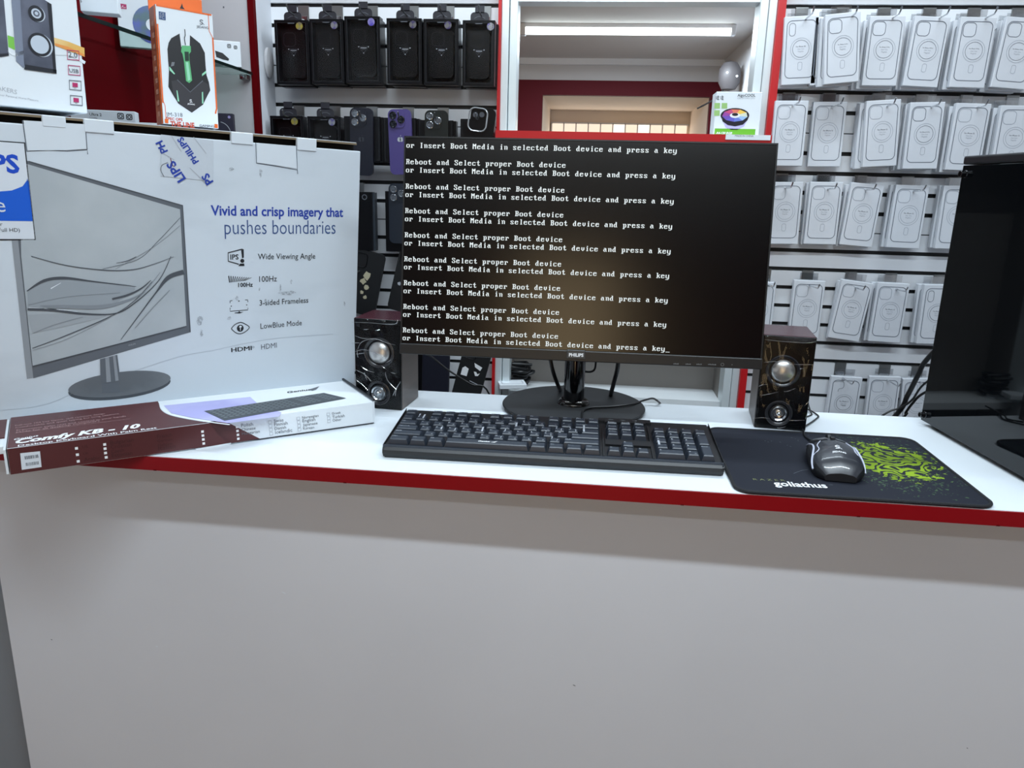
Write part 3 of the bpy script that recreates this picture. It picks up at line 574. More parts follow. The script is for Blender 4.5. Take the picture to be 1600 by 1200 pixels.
# ================================================================== KEYBOARD CARTON
km = frame(Vector((-0.6885, 0.8015, T + 0.0012)), 0.641); L, D, H = 0.468, 0.142, 0.034
kc = thing('keyboard_carton', 'flat maroon and white keyboard carton lying over the counter edge', 'carton', km)
MAR = pm('maroon_card', (84, 40, 42), 0.42, var=((76, 34, 36), 8, 0.4, 0.7)); LAV = pm('lavender_print', (168, 166, 218), 0.4, var=((190, 190, 230), 20, 0.4, 0.7)); MARP = pm('maroon_print', (60, 26, 28), 0.5)
top = lambda d: (lambda a, b: (a, b, H + d)); ft = Face(km, 0, 1, H); ff = Face(km, 0, 2)
mb = MB().box(0, L, 0, D, 0, H, CARD, 0.0006, 1)
cv = sm2(ft.poly([(248.3, 630.6), (252, 641), (268, 650), (308, 658), (357, 664.7)]), 5)
xe = ff(407, 687)[0]; xf0 = cv[-1][0]
mb.flat([(0.0006, D - 0.0006)] + [(0.0006, 0.0003), (xf0, 0.0003)] + cv[::-1] + [(cv[0][0], D - 0.0006)], top(0.0003), MAR)
mb.flat([(0.0003, 0.0006), (xe, 0.0006), (xf0, H - 0.0003), (0.0003, H - 0.0003)], fo, MAR); mb.flat([(0, 0), (D, 0), (D, H), (0, H)], lambda a, b: (-0.0003, a, b), MAR)
mb.line([(x + 0.002, y + 0.001) for x, y in cv], 0.003, top(0.0005), CARD)
mb.flat(ft.poly([(256, 634), (391, 620.5), (405, 633), (440, 645), (436, 651), (356, 661.5), (300, 653), (268, 646)]), top(0.0004), LAV)
# picture of the keyboard
q = ft.poly([(319, 643), (506, 614.5), (541, 622.8), (351, 658)]); mb.flat(q, top(0.0008), pm('keyboard_print', (58, 64, 70), 0.4))
def bil(u, v): return tuple((q[0][k] * (1 - u) + q[1][k] * u) * (1 - v) + (q[3][k] * (1 - u) + q[2][k] * u) * v for k in (0, 1))
KP = pm('keyboard_print_light', (112, 120, 124), 0.4)
for r in range(6):
    for c in range(21):
        if c in (14, 18) : continue
        mb.flat([bil((c + 0.6) / 22.4, (r + 0.6) / 7.4), bil((c + 1.25) / 22.4, (r + 0.6) / 7.4), bil((c + 1.25) / 22.4, (r + 1.05) / 7.4), bil((c + 0.6) / 22.4, (r + 1.05) / 7.4)], top(0.0011), KP)
mb.text('Genius', ft(450, 614.5), ft(487, 609.8), top(0.0006), INKK, shear=0.3, bold=0.02); mb.flat(ft.poly([(483, 609), (499, 604), (494, 609), (488, 611)]), top(0.0006), INKG)
mb.text('Genius', ft(22.5, 688.5), ft(61, 682), top(0.0006), INKW, shear=0.3, bold=0.02); mb.text('Comfy KB - 10', ft(24, 694), ft(221, 668.3), top(0.0006), INKW, shear=0.3, bold=0.045, hf=1.1)
mb.text('Desktop Keyboard With Palm Rest', ft(28, 698.6), ft(245.5, 670), top(0.0006), INKW, bold=0.012, hf=0.95)
MP = pm('pale_maroon_ink', (176, 140, 140), 0.5)
for s, a, b in (('Full-size 104 key layout, spill resistant design', (24, 666.5), (164, 647.5)), ('Comfortable and quiet typing for long sessions', (24, 670), (186, 647.7)), ('Ergonomic palm rest and control in your hands', (26, 674), (197, 651.5)), ('Made for all desktop computers', (26, 677.5), (156, 659)),):
    mb.text(s, ft(*a), ft(*b), top(0.0006), MP, hf=1.3)
mb.line(ft.poly([(24, 677.5), (203, 655)]), 0.0007, top(0.0006), MP)
sq = 0.0021
def squares(pts, hollow=False):
    for a, b in pts:
        x, z = ff(a, b)
        if hollow: mb.line([(x - sq, z - sq), (x + sq, z - sq), (x + sq, z + sq), (x - sq, z + sq)], 0.0006, fo2, INKL, True)
        mb.flat([(x - sq * 0.8, z - sq * 0.8), (x + sq * 0.8, z - sq * 0.8), (x + sq * 0.8, z + sq * 0.8), (x - sq * 0.8, z + sq * 0.8)], fo2, CARD if hollow else INKW)
A2 = lambda pts: [(a * 0.1875, 600 + b * 0.1875) for a, b in pts]; A3 = lambda pts: [(250 + a * 0.21875, 590 + b * 0.21875) for a, b in pts]
squares(A2([(637, 535), (645, 588), (652, 643), (872, 503), (875, 538), (879, 574), (885, 610)])); squares(A3([(303, 385), (306, 413), (309, 441), (312, 470), (550, 352), (553, 380), (556, 408), (559, 436)]))
c1, c2, c3_ = A3([(785, 318), (788, 345), (791, 372), (794, 400)]), A3([(987, 292), (990, 318), (993, 345), (995, 371)]), A3([(1201, 262), (1204, 290), (1206, 312)])
for c in (c1, c2, c3_): squares(c, True)
for c, words in ((A3([(550, 352), (553, 380), (556, 408)]), ('Polish', 'Chinese', 'Hungarian')), (c1, ('Swiss', 'Finnish', 'Danish', 'Icelandic')), (c2, ('Norwegian', 'English', 'Japanese', 'Korean')), (c3_, ('Greek', 'Turkish', 'Other'))):
    for (a, b), s in zip(c, words):
        x, z = ff(a, b); mb.text(s, (x + 0.0055, z - 0.0012), (x + 0.0055 + 0.0027 * len(s), z - 0.0012), fo2, INKG)
for c, words in ((A2([(872, 503), (875, 538), (879, 574), (885, 610)]), ('Bulgarian', 'Croatian', 'Czech', 'Estonian')), (A2([(1265, 450), (1268, 485), (1272, 520), (1275, 553)]), ('French', 'German', 'Hebrew', 'Italian')), (A2([(637, 535), (645, 588), (652, 643)]), ('US', 'UK', 'Arabic'))):
    for (a, b), s in zip(c, words):
        x, z = ff(a, b); mb.text(s, (x + 0.0065, z - 0.0012), (x + 0.0065 + 0.003 * len(s), z - 0.0012), fo2, MARP)
mb.flat(ff.poly([(306, 701), (306, 703), (361, 694), (361, 691.5)]), fo2, CARD)
mb.flat([(xe, 0.0), (L, 0.0), (L, 0.0013), (xe - 0.02, 0.0013)], fo2, INKK)
mb.build('carton', kc)
# barcode sticker
q = ff.poly([(31.5, 708), (62.5, 704.8), (65, 729.5), (34, 734)]); mb = MB().flat(q, fo2, LW)
b0, b1 = q[0], q[2]; wq, hq = q[1][0] - q[0][0], q[1][1] - q[2][1]; rnd = random.Random(5)
for row in (0.62, 0.2):
    x = q[0][0] + wq * 0.2
    while x < q[0][0] + wq * 0.85:
        dx = rnd.choice((0.0004, 0.0007, 0.001)); mb.flat([(x, q[2][1] + hq * row), (x + dx, q[2][1] + hq * row), (x + dx, q[2][1] + hq * (row + 0.2)), (x, q[2][1] + hq * (row + 0.2))], fo3, INKG); x += dx + rnd.choice((0.0005, 0.0008))
mb.build('barcode_sticker', kc)
# end flaps: folded maroon one at the left, open dark-edged one at the right
mb = MB(); mb.box(-0.004, -0.0012, 0.002, D - 0.002, 0.001, H - 0.002, CARD); mb.box(-0.03, -0.004, 0.055, D - 0.002, H - 0.003, H - 0.001, MAR); mb.box(-0.02, -0.004, 0.02, 0.07, H - 0.012, H - 0.003, CARD); mb.build('end_flap', kc)
mb = MB(); mb.box(L + 0.0003, L + 0.0022, 0.001, D + 0.001, 0.0, H + 0.0022, CARD); mb.box(L - 0.0004, L + 0.0026, 0.0, D + 0.0015, H + 0.0012, H + 0.0042, INKK); mb.build('end_flap', kc)
# ================================================================== MONITOR
VGA = {'R': 'FC6666667C6C666666E6', 'e': '0000007CC6FEC0C0C67C', 'b': 'E060607 86C6666666 67C', 'o': '0000007CC6C6C6C6C67C', 't': '103030FC30303030361C', 'a': '000000780C7CCCCCCC76',
       'n': '000000DC666666666666', 'd': '1C0C0C3C6CCCCCCCCC76', 'S': '7CC6C660380C06C6C67C', 'l': '3818181818181818183C', 'c': '0000007CC6C0C0C0C67C', 'p': '000000DC66666666667C6060F0', 'r': '000000DC7666606060F0',
       'B': 'FC6666667C66666666FC', 'v': '00000066666666663C18', 'i': '1818003818181818183C', 'I': '3C18181818181818183C', 's': '0000007CC660380CC67C', 'M': 'C6EEFEFED6C6C6C6C6C6', 'k': 'E06060666C78786C66E6', 'y': '000000C6C6C6C6C6C67E060CF8'}
def glyph(ch):
    if ch == '_': return {11: 0xFF}
    h = VGA[ch].replace(' ', ''); return {i: int(h[2 * i:2 * i + 2], 16) for i in range(len(h) // 2)}
mroot = Vector((-0.011, 1.222, T))
mon = thing('computer_monitor', 'black desktop monitor showing a boot message, in the middle of the counter', 'monitor', mroot)
pm_ = Matrix.Translation(-mroot) @ frame(Vector((-0.0077, 1.1317, T + 0.2664)), 0.0077, 0.0, 0.1367)   # panel frame, origin at its centre
pf = Face(Matrix.Translation(mroot) @ pm_)
W2, H2 = 0.27, 0.1614
BEZ = pm('bezel_black', (24, 25, 27), 0.38, bump=(700, 0.05)); SHELL = pm('monitor_shell', (22, 22, 24), 0.5)
sb = -H2 + 0.0162      # lower edge of the display
mb = MB(); mb.box(-W2, W2, 0.004, 0.016, -H2 + 0.002, H2, SHELL, 0.002); mb.box(-W2 + 0.05, W2 - 0.05, 0.014, 0.042, -H2 + 0.03, H2 - 0.06, SHELL, 0.012, 3); mb.build('back_shell', mon, pm_)
mb = MB(); mb.box(-W2, W2, 0, 0.012, H2 - 0.0022, H2, BEZ); mb.box(-W2, -W2 + 0.0022, 0, 0.012, -H2, H2, BEZ); mb.box(W2 - 0.0022, W2, 0, 0.012, -H2, H2, BEZ); mb.box(-W2, W2, -0.0035, 0.014, -H2, sb, BEZ, 0.0012)
q = [(1056, 568), (1075, 568.5), (1092, 568.7), (1110, 569), (1128, 569.3), (1143, 569.5)]; fz = front(0.0038); IC = pm('icon_grey', (112, 114, 116), 0.5)
for k, (a, b) in enumerate(q):
    x, z = pf(a, b); s_ = 0.0016
    if k < 4:
        for j in range(4 if k != 3 else 6): mb.flat([(x - 0.004 + j * 0.002, z - s_ * 0.6), (x - 0.0027 + j * 0.002, z - s_ * 0.6), (x - 0.0027 + j * 0.002, z + s_ * (0.2 + 0.3 * (j % 2))), (x - 0.004 + j * 0.002, z + s_ * (0.2 + 0.3 * (j % 2)))], fz, IC)
    elif k == 4: mb.ring(x, z, 0.0022, 0.0005, fz, IC, 14)
    else: mb.disc(x, z, 0.0007, 0.0007, fz, IC, 8)
mb.build('bezel', mon, pm_)
SCR = pm('screen_black', (5, 5, 6), 0.2, spec=0.56)
scr = MB().box(-W2 + 0.0022, W2 - 0.0022, 0.0012, 0.004, sb, H2 - 0.0022, SCR).build('screen', mon, pm_)
GLY = pm('screen_glyph', (196, 200, 198), 0.5, emit=0.62)
x0, z0 = pf(634.8, 222.5); x1 = pf(1059.5, 230)[0]; cw = (x1 - x0) / 60.0; zt_, zb_ = pf(634, 220.7)[1], pf(631, 534.6)[1]; rh = (zt_ - zb_) / 25.0
def put(mb, s, row):
    for c, ch in enumerate(s):
        if ch == ' ': continue
        for gy, bits in glyph(ch).items():
            k = 0
            while k < 8:
                if bits >> (7 - k) & 1:
                    j = k
                    while j < 8 and bits >> (7 - j) & 1: j += 1
                    xa_, xb_ = x0 + (c + k / 9) * cw, x0 + (c + j / 9) * cw; za_ = zt_ - (row + (gy + 2) / 16) * rh; mb.flat([(xa_, za_ - rh / 16), (xb_, za_ - rh / 16), (xb_, za_), (xa_, za_)], front(-0.0011), GLY); k = j
                else: k += 1
L1, L2 = 'Reboot and Select proper Boot device', 'or Insert Boot Media in selected Boot device and press a key'
mb = MB(); put(mb, L2, 0)
for k in range(8): put(mb, L1, 2 + 3 * k); put(mb, L2 + ('_' if k == 7 else ''), 3 + 3 * k)
mb.build('boot_message', scr, pm_)
BADGE = pm('badge_grey', (62, 66, 70), 0.35, 0.4)
ba, bb = pf(886, 546), pf(914, 561); mb = MB().box(ba[0], bb[0], -0.005, 0.004, bb[1], ba[1], BADGE, 0.0008, 2); mb.text('PHILIPS', pf(889, 556.3), pf(911.5, 557), front(0.0053), INKW, bold=0.035); mb.build('brand_badge', mon, pm_)
# stand
mb = MB(); mb.lathe([(0.0001, 0.0095), (0.022, 0.0095), (0.112, 0.0095), (0.1175, 0.0085), (0.119, 0.0065), (0.116, 0.0045), (0.108, 0.003), (0.104, 0.0), (0.0001, 0.0)], BLACKM, 72)
mb.build('stand_base', mon)
mb = MB(); mb.lathe([(0.0175, 0.009), (0.0172, 0.03), (0.0172, 0.30), (0.015, 0.304), (0.0001, 0.304)], BLACKG, 40, None, 1.3); mb.box(-0.03, 0.03, -0.056, 0.0, 0.20, 0.27, SHELL, 0.006); mb.build('stand_column', mon)
MB().lathe([(0.027, 0.0095), (0.0265, 0.0125), (0.023, 0.0165), (0.0185, 0.019), (0.0175, 0.019)], CHROME if False else pm('collar_dark_chrome', (70, 68, 66), 0.15, 0.9), 40).build('stand_collar', mon)

# cables hanging behind the monitor
def cable(name, lab, pts, r, group=None, mat=None, parent=None, k=6):
    o = MB().tube(smooth_path(pts, k), r, mat or CABLE, 8)
    o = o.build(name, parent)
    if parent is None: tag(o, lab, 'cable', group)
    return o
cable('power_cable', 'black cable hanging from the monitor left of its stand column', [at_y(858, 548, 1.215), at_y(862, 572, 1.215), at_y(868, 592, 1.225), at_y(875, 608, 1.26), at_z(877, 612, T + 0.0035) + Vector((0, 0.03, 0)), Vector((0.0, 1.325, T - 0.003)), Vector((0.01, 1.33, T - 0.2))], 0.0034)
cable('video_cable', 'black cable hanging from the monitor right of its stand column', [at_y(967, 552, 1.215), at_y(965, 575, 1.215), at_y(960, 595, 1.23), at_y(955, 614, 1.27), at_y(954, 622, 1.30), Vector((0.055, 1.315, T - 0.03)), Vector((0.05, 1.32, T - 0.2))], 0.0037)
cable('looped_cable', 'thin cable looping into view just below the monitor, right of its stand column', [at_y(912, 580, 1.24), at_y(922, 581, 1.245), at_y(929, 577, 1.245), at_y(931, 566, 1.24), at_y(931, 555, 1.235)], 0.0018)

# ================================================================== SPEAKERS
WALN = pm('speaker_wood', (94, 84, 80), 0.38, var=((78, 70, 66), 3, 0.4, 0.7, (1, 1, 14)))
TOPV = pm('speaker_top', (72, 34, 42), 0.22, var=((58, 26, 34), 6, 0.4, 0.7)); SILC = pm('cone_silver', (196, 194, 192), 0.33, 0.85)
WRAP = film('wrap_film', 0.016, 0.08); WRIN = film('wrap_wrinkle', 0.45, 0.15, (0.85, 0.85, 0.87)); RIM = pm('driver_rim', (34, 34, 38), 0.25)
def speaker(lab, m, W, D, H, up, lo, wr):
    t = thing('desktop_speaker', lab, 'speaker', m, 'desktop speakers'); f = Face(m)
    mb = MB(); mb.box(0, W, 0.004, D, 0, H - 0.003, WALN, 0.001, 1); mb.box(0, W, 0.003, D, H - 0.003, H, TOPV, 0.001, 1); mb.build('cabinet', t)
    MB().box(0.0006, W - 0.0006, 0, 0.005, 0.0006, H - 0.0006, pm('baffle_black', (7, 7, 9), 0.2, spec=0.16), 0.0012, 2).build('front_baffle', t)
    for nm, (px, py), R, r in (('woofer', up, 0.0255, 0.0176), ('tweeter', lo, 0.0205, 0.0125)):
        x, z = f(px, py); x_ = Matrix.Translation((x, 0, z)) @ Matrix.Rotation(pi / 2, 4, 'X')
        d = MB().lathe([(R, -0.001), (R, 0.0015), (R - 0.0015, 0.002), (R - 0.004, 0.0012), (r + 0.002, -0.0008), (r, 0.0005)], RIM, 44, x_).build(nm, t)
        if nm == 'woofer': MB().lathe([(r, 0.0005), (r - 0.0005, 0.0015), (r * 0.8, 0.0042), (r * 0.5, 0.0062), (r * 0.2, 0.0072), (0.0001, 0.0074)], SILC, 40, x_).build('dome_cap', d)
        else: MB().lathe([(r, 0.0005), (r - 0.001, 0.0022), (r - 0.0025, 0.001), (r * 0.62, -0.0005), (r * 0.55, 0.001), (r * 0.4, 0.0005), (r * 0.3, 0.004), (r * 0.12, 0.006), (0.0001, 0.0064)], CHROME, 40, x_).build('phase_plug', d)
    for sx in (0.012, W - 0.012): pass
    # clear film shrunk over the front, with creases
    n = 26; v = []; rn = random.Random(wr[0]); ph = [(rn.uniform(-1, 1), rn.uniform(-1, 1), rn.uniform(60, 190), rn.uniform(0, 6)) for _ in range(9)]
    for j in range(n + 1):
        for i in range(n + 1):
            x, z = W * i / n, H * j / n; h = sum(abs(sin((x * a + z * b) * k + p)) ** 6 for a, b, k, p in ph) * 0.0006
            v.append((x, -0.0105 - h if 0 < i < n and 0 < j < n else -0.0004, z))
    fq = [(j * (n + 1) + i, j * (n + 1) + i + 1, (j + 1) * (n + 1) + i + 1, (j + 1) * (n + 1) + i) for j in range(n) for i in range(n)]
    fl = MB().add(v, fq, WRAP, True); fm_ = fl.build('wrap_film', t, None, 60)
    for pts in wr[1]:
        q = [f(*p) for p in pts]; q = sm2(q, 4); MB().tube([(a, -0.0112 - 0.0006 * sin(i), b) for i, (a, b) in enumerate(q)], [0.00018 + 0.00042 * sin(pi * i / (len(q) - 1)) * rn.uniform(0.5, 1.1) for i in range(len(q))], WRIN, 5).build('wrap_crease', fm_)
    return t
Q1 = lambda pts: [(545 + a * 0.1417, 480 + b * 0.1417) for a, b in pts]; Q2 = lambda pts: [(1160 + a * 0.1584, 500 + b * 0.1584) for a, b in pts]
wl = [Q1(p) for p in ([(60, 150), (250, 160), (420, 172), (545, 170), (565, 120)], [(100, 300), (190, 330), (330, 335), (420, 370), (540, 402)], [(130, 450), (160, 380), (230, 345), (300, 340)], [(60, 380), (150, 378)], [(90, 480), (170, 455), (260, 465), (340, 500), (420, 545)], [(165, 630), (230, 680), (310, 700)], [(390, 630), (440, 665)], [(90, 665), (190, 715), (280, 800)], [(110, 780), (170, 830), (240, 895)], [(430, 700), (460, 800), (550, 885)], [(540, 960), (550, 880), (598, 800)], [(195, 232), (245, 230)], [(320, 245), (365, 235)], [(500, 560), (430, 600)], [(110, 500), (200, 490)], [(250, 1060), (310, 1080)], [(120, 440), (130, 540)], [(200, 700), (230, 790)], [(490, 700), (540, 715)], [(560, 850), (510, 960)])]
wr2 = [Q2(p) for p in ([(215, 180), (400, 200), (600, 212), (690, 205), (728, 180)], [(205, 405), (300, 395), (420, 405)], [(450, 420), (560, 425), (690, 425)], [(165, 725), (260, 712), (350, 690)], [(405, 690), (460, 680), (515, 655)], [(150, 640), (200, 620), (250, 622)], [(100, 950), (180, 945), (260, 952)], [(340, 1045), (380, 1042), (422, 1025)], [(560, 465), (600, 470), (600, 540)], [(600, 830), (640, 785)], [(110, 1055), (140, 1080), (300, 1085)], [(450, 970), (600, 968)], [(280, 570), (300, 600)], [(610, 960), (630, 900)])]
spl = frame(Vector((-0.3672, 1.1647, T + 0.0003)), -0.098); spr = frame(Vector((0.2735, 1.1668, T + 0.0003)), -0.118)
speaker('black film wrapped desktop speaker with silver cone, beside the white monitor carton', spl, 0.0795, 0.086, 0.1485, (592.5, 551), (591.5, 614), (4, wl))
speaker('black film wrapped desktop speaker with silver cone, at the back edge of the mouse pad', spr, 0.0775, 0.100, 0.1485, (1223.4, 580), (1216.5, 645.7), (9, wr2))
cable('speaker_cable', 'thin black cable slanting down behind the left speaker and monitor', [Vector((-0.285, 1.262, T + 0.075)), at_y(672, 556, 1.30), at_y(700, 578, 1.31), at_y(735, 600, 1.32), at_y(765, 617, 1.33), Vector((-0.13, 1.335, T - 0.16))], 0.0017)
cable('thin_cable', 'short black cable end behind the right speaker, at the edge of the counter', [at_y(1262, 628, 1.30), at_y(1266, 642, 1.262), at_z(1268, 648, T + 0.0015), at_z(1258, 652, T + 0.0015)], 0.0014)

# ================================================================== KEYBOARD
kmx = frame(Vector((-0.2615, 0.9365, T + 0.0004)), 0.0065); KW, KD = 0.4515, 0.148
kb = thing('keyboard', 'black full size keyboard in front of the monitor', 'keyboard', kmx)
sl = (0.0255 - 0.0155) / 0.140; an = math.atan(sl)
prof = [(0.004, 0.0), (0.0, 0.0065), (0.0, 0.0115), (0.0035, 0.0155), (0.1435, 0.0255), (KD, 0.022), (KD, 0.006), (0.145, 0.0)]
mb = MB(); mb.prism([(a, b) for a, b in prof], lambda a, b: (0.003, a, b), lambda a, b: (KW - 0.003, a, b), BLACK)
for x0_, x1_ in ((0.003, 0.0), (KW - 0.003, KW)):
    mb.prism([(a * 0.96 + 0.003, b * 0.94 + 0.0004) for a, b in prof], lambda a, b: (x0_, a, b), lambda a, b: (x1_, a, b), BLACK)
# raised lips round the key fields and a groove line on the front
kt = Matrix.Translation((0, 0.0035, 0.0155)) @ Matrix.Rotation(an, 4, 'X')     # the sloping key plane: x, depth, height
def kbox(a, b, c, d, h0, h1, m): mb.box(a, b, c, d, h0, h1, m, 0, 2, kt)
for a, b in ((0.0, 0.0022), (KW - 0.0022, KW)): kbox(a + 0.001, b - 0.001 + 0.0005, 0.0, 0.139, -0.002, 0.0028, BLACK)
kbox(0.001, KW - 0.001, -0.0006, 0.0012, -0.002, 0.0026, KEYM); 
U = 0.01905; X1 = 0.0065; X2 = X1 + 15 * U + 0.0075; X3 = X2 + 3 * U + 0.0075; Y0 = 0.003
for a in (X1 + 15 * U + 0.0028, X2 + 3 * U + 0.0028): kbox(a, a + 0.0022, 0.001, 0.116, -0.001, 0.0032, BLACK)
kbox(X2 - 0.001, X3 - 0.004, Y0 + 2.02 * U, Y0 + 2.98 * U, -0.001, 0.0030, BLACK)      # web above the arrow keys
kbox(X1 + 15 * U - 0.002, X3 + 0.002, Y0 + 6.5 * U - 0.0, 0.139, -0.001, 0.0036, BLACK)
kbox(X2, X3 - 0.006, 0.1215, 0.1365, -0.001, 0.0045, BLACK)
for i, tx in enumerate(('Num', 'Caps', 'Scroll')): mb.text(tx, (X2 + 0.006 + i * 0.017, 0.129), (X2 + 0.0125 + i * 0.017, 0.129), lambda a, b: kt @ Vector((a, b, 0.0048)), INKL)
for x in (0.02, KW - 0.04): mb.box(x, x + 0.02, 0.135, 0.145, 0.0, 0.002, BLACK)
mb.build('case', kb)
def key(x, y, w_, d_, leg, sub=None, h=0.0102, big=False):
    mb = MB(); g = 0.0006; t1, tf, tb = 0.0030, 0.0020, 0.0046
    b = [(x + g, y + g, 0.0005), (x + w_ - g, y + g, 0.0005), (x + w_ - g, y + d_ - g, 0.0005), (x + g, y + d_ - g, 0.0005)]
    c = [(x + t1, y + tf, h - 0.0006), (x + w_ - t1, y + tf, h - 0.0006), (x + w_ - t1, y + d_ - tb, h), (x + t1, y + d_ - tb, h)]
    e = 0.0011; cc = [(c[0][0] + e, c[0][1] + e, h - 0.0003), (c[1][0] - e, c[1][1] + e, h - 0.0003), (c[2][0] - e, c[2][1] - e, h), (c[3][0] + e, c[3][1] - e, h)]
    c = [(p[0], p[1], p[2] - 0.0009) for p in c]
    mb.add(b + c + cc, [(0, 1, 5, 4), (1, 2, 6, 5), (2, 3, 7, 6), (3, 0, 4, 7), (4, 5, 9, 8), (5, 6, 10, 9), (6, 7, 11, 10), (7, 4, 8, 11), (8, 9, 10, 11), (3, 2, 1, 0)], KEYM)
    fk = lambda a, b2: (a, b2, h + 0.00015)
    if leg.strip():
        L_ = 0.0026 * len(leg) if len(leg) == 1 else 0.0017 * len(leg); mb.text(leg, (x + 0.0042, y + d_ - tb - 0.0044), (x + 0.0042 + min(L_, w_ - 0.0085), y + d_ - tb - 0.0044), fk, INKL, bold=0.01, res=1)
    if sub: mb.text(sub, (x + w_ - 0.0075, y + 0.0042), (x + w_ - 0.0075 + 0.0022 * len(sub), y + 0.0042), fk, INKL, res=1)
    if big: mb.text('Genius', (x + w_ * 0.40, y + 0.006), (x + w_ * 0.40 + 0.016, y + 0.006), fk, INKW, shear=0.3, bold=0.03); mb.flat([(x + w_ * 0.40 + 0.0165, y + 0.006), (x + w_ * 0.40 + 0.026, y + 0.0105), (x + w_ * 0.40 + 0.0225, y + 0.006)], fk, INKW)
    mb.build('key', kb, kt)
def row(r, x, ks, y=None, d_=U):
    yy = Y0 + r * U if y is None else y
    for k in ks:
        wd = k[1] if len(k) > 1 else 1
        if k[0] is not None: key(x, yy, wd * U, d_, k[0], k[2] if len(k) > 2 else None, big=(k[0] == ' '))
        x += wd * U
yF = Y0 + 5 * U + 0.004
row(0, X1, [('Ctrl', 1.5), ('Win', 1.25), ('Alt', 1.25), (' ', 6.0), ('Alt', 1.25), ('Win', 1.25), ('Menu', 1.25), ('Ctrl', 1.25)])
row(1, X1, [('Shift', 2.25)] + [(c, 1, s) for c, s in zip('ZXCVBNM', 'abcdefg')] + [('<', 1, ','), ('>', 1, '.'), ('?', 1, '/'), ('Shift', 2.75)])
row(2, X1, [('Caps Lock', 1.75)] + [(c, 1, s) for c, s in zip('ASDFGHJKL', 'hijklmnop')] + [(':', 1, ';'), ('"', 1), ('Enter', 2.25)])
row(3, X1, [('Tab', 1.5)] + [(c, 1, s) for c, s in zip('QWERTYUIOP', 'qrstuvwxyz')] + [('{', 1, '['), ('}', 1, ']'), ('|', 1.5)])
row(4, X1, [('~', 1)] + [(c, 1, s) for c, s in zip('!@#$%^&*()', '1234567890')] + [('_', 1, '-'), ('+', 1, '='), ('Backspace', 2)])
row(5, X1, [('Esc', 1), (None, 1)] + [('F%d' % i,) for i in range(1, 5)] + [(None, 0.5)] + [('F%d' % i,) for i in range(5, 9)] + [(None, 0.5)] + [('F%d' % i,) for i in range(9, 13)], yF)
row(0, X2, [('<',), ('v',), ('>',)]); row(1, X2 + U, [('^',)])
row(3, X2, [('Delete',), ('End',), ('Page',)]); row(4, X2, [('Insert',), ('Home',), ('Page',)]); row(5, X2, [('Print',), ('Scroll',), ('Pause',)], yF, U * 0.62)
row(0, X3, [('0', 2), ('.', 1, 'D')]); row(1, X3, [('1',), ('2',), ('3',)]); row(2, X3, [('4',), ('5',), ('6',)]); row(3, X3, [('7',), ('8',), ('9',)]); row(4, X3, [('Num',), ('/',), ('*',), ('-',)])
key(X3 + 3 * U, Y0 + 2 * U, U, 2 * U, '+'); key(X3 + 3 * U, Y0, U, 2 * U, 'Enter')
kin = kmx.inverted()
kp = [at_z(915, 672, T + 0.026), at_z(912, 664, T + 0.020), at_z(909.5, 652, T + 0.0125), at_z(911, 642, T + 0.0118), at_z(925, 637, T + 0.0118), at_z(955, 635.5, T + 0.0118), at_z(985, 632, T + 0.0125), at_z(1008, 625, T + 0.010), at_z(1020, 622.5, T + 0.012), at_z(1028, 627, T + 0.008), at_y(1033, 632, 1.33)]
MB().tube([kin @ p for p in smooth_path(kp, 6)], 0.0017, CABLE, 8).build('cable', kb)
kp = [at_z(888, 666, T + 0.0122), at_z(935, 654, T + 0.0118), at_z(965, 646, T + 0.0118), at_z(990, 637, T + 0.0118)]

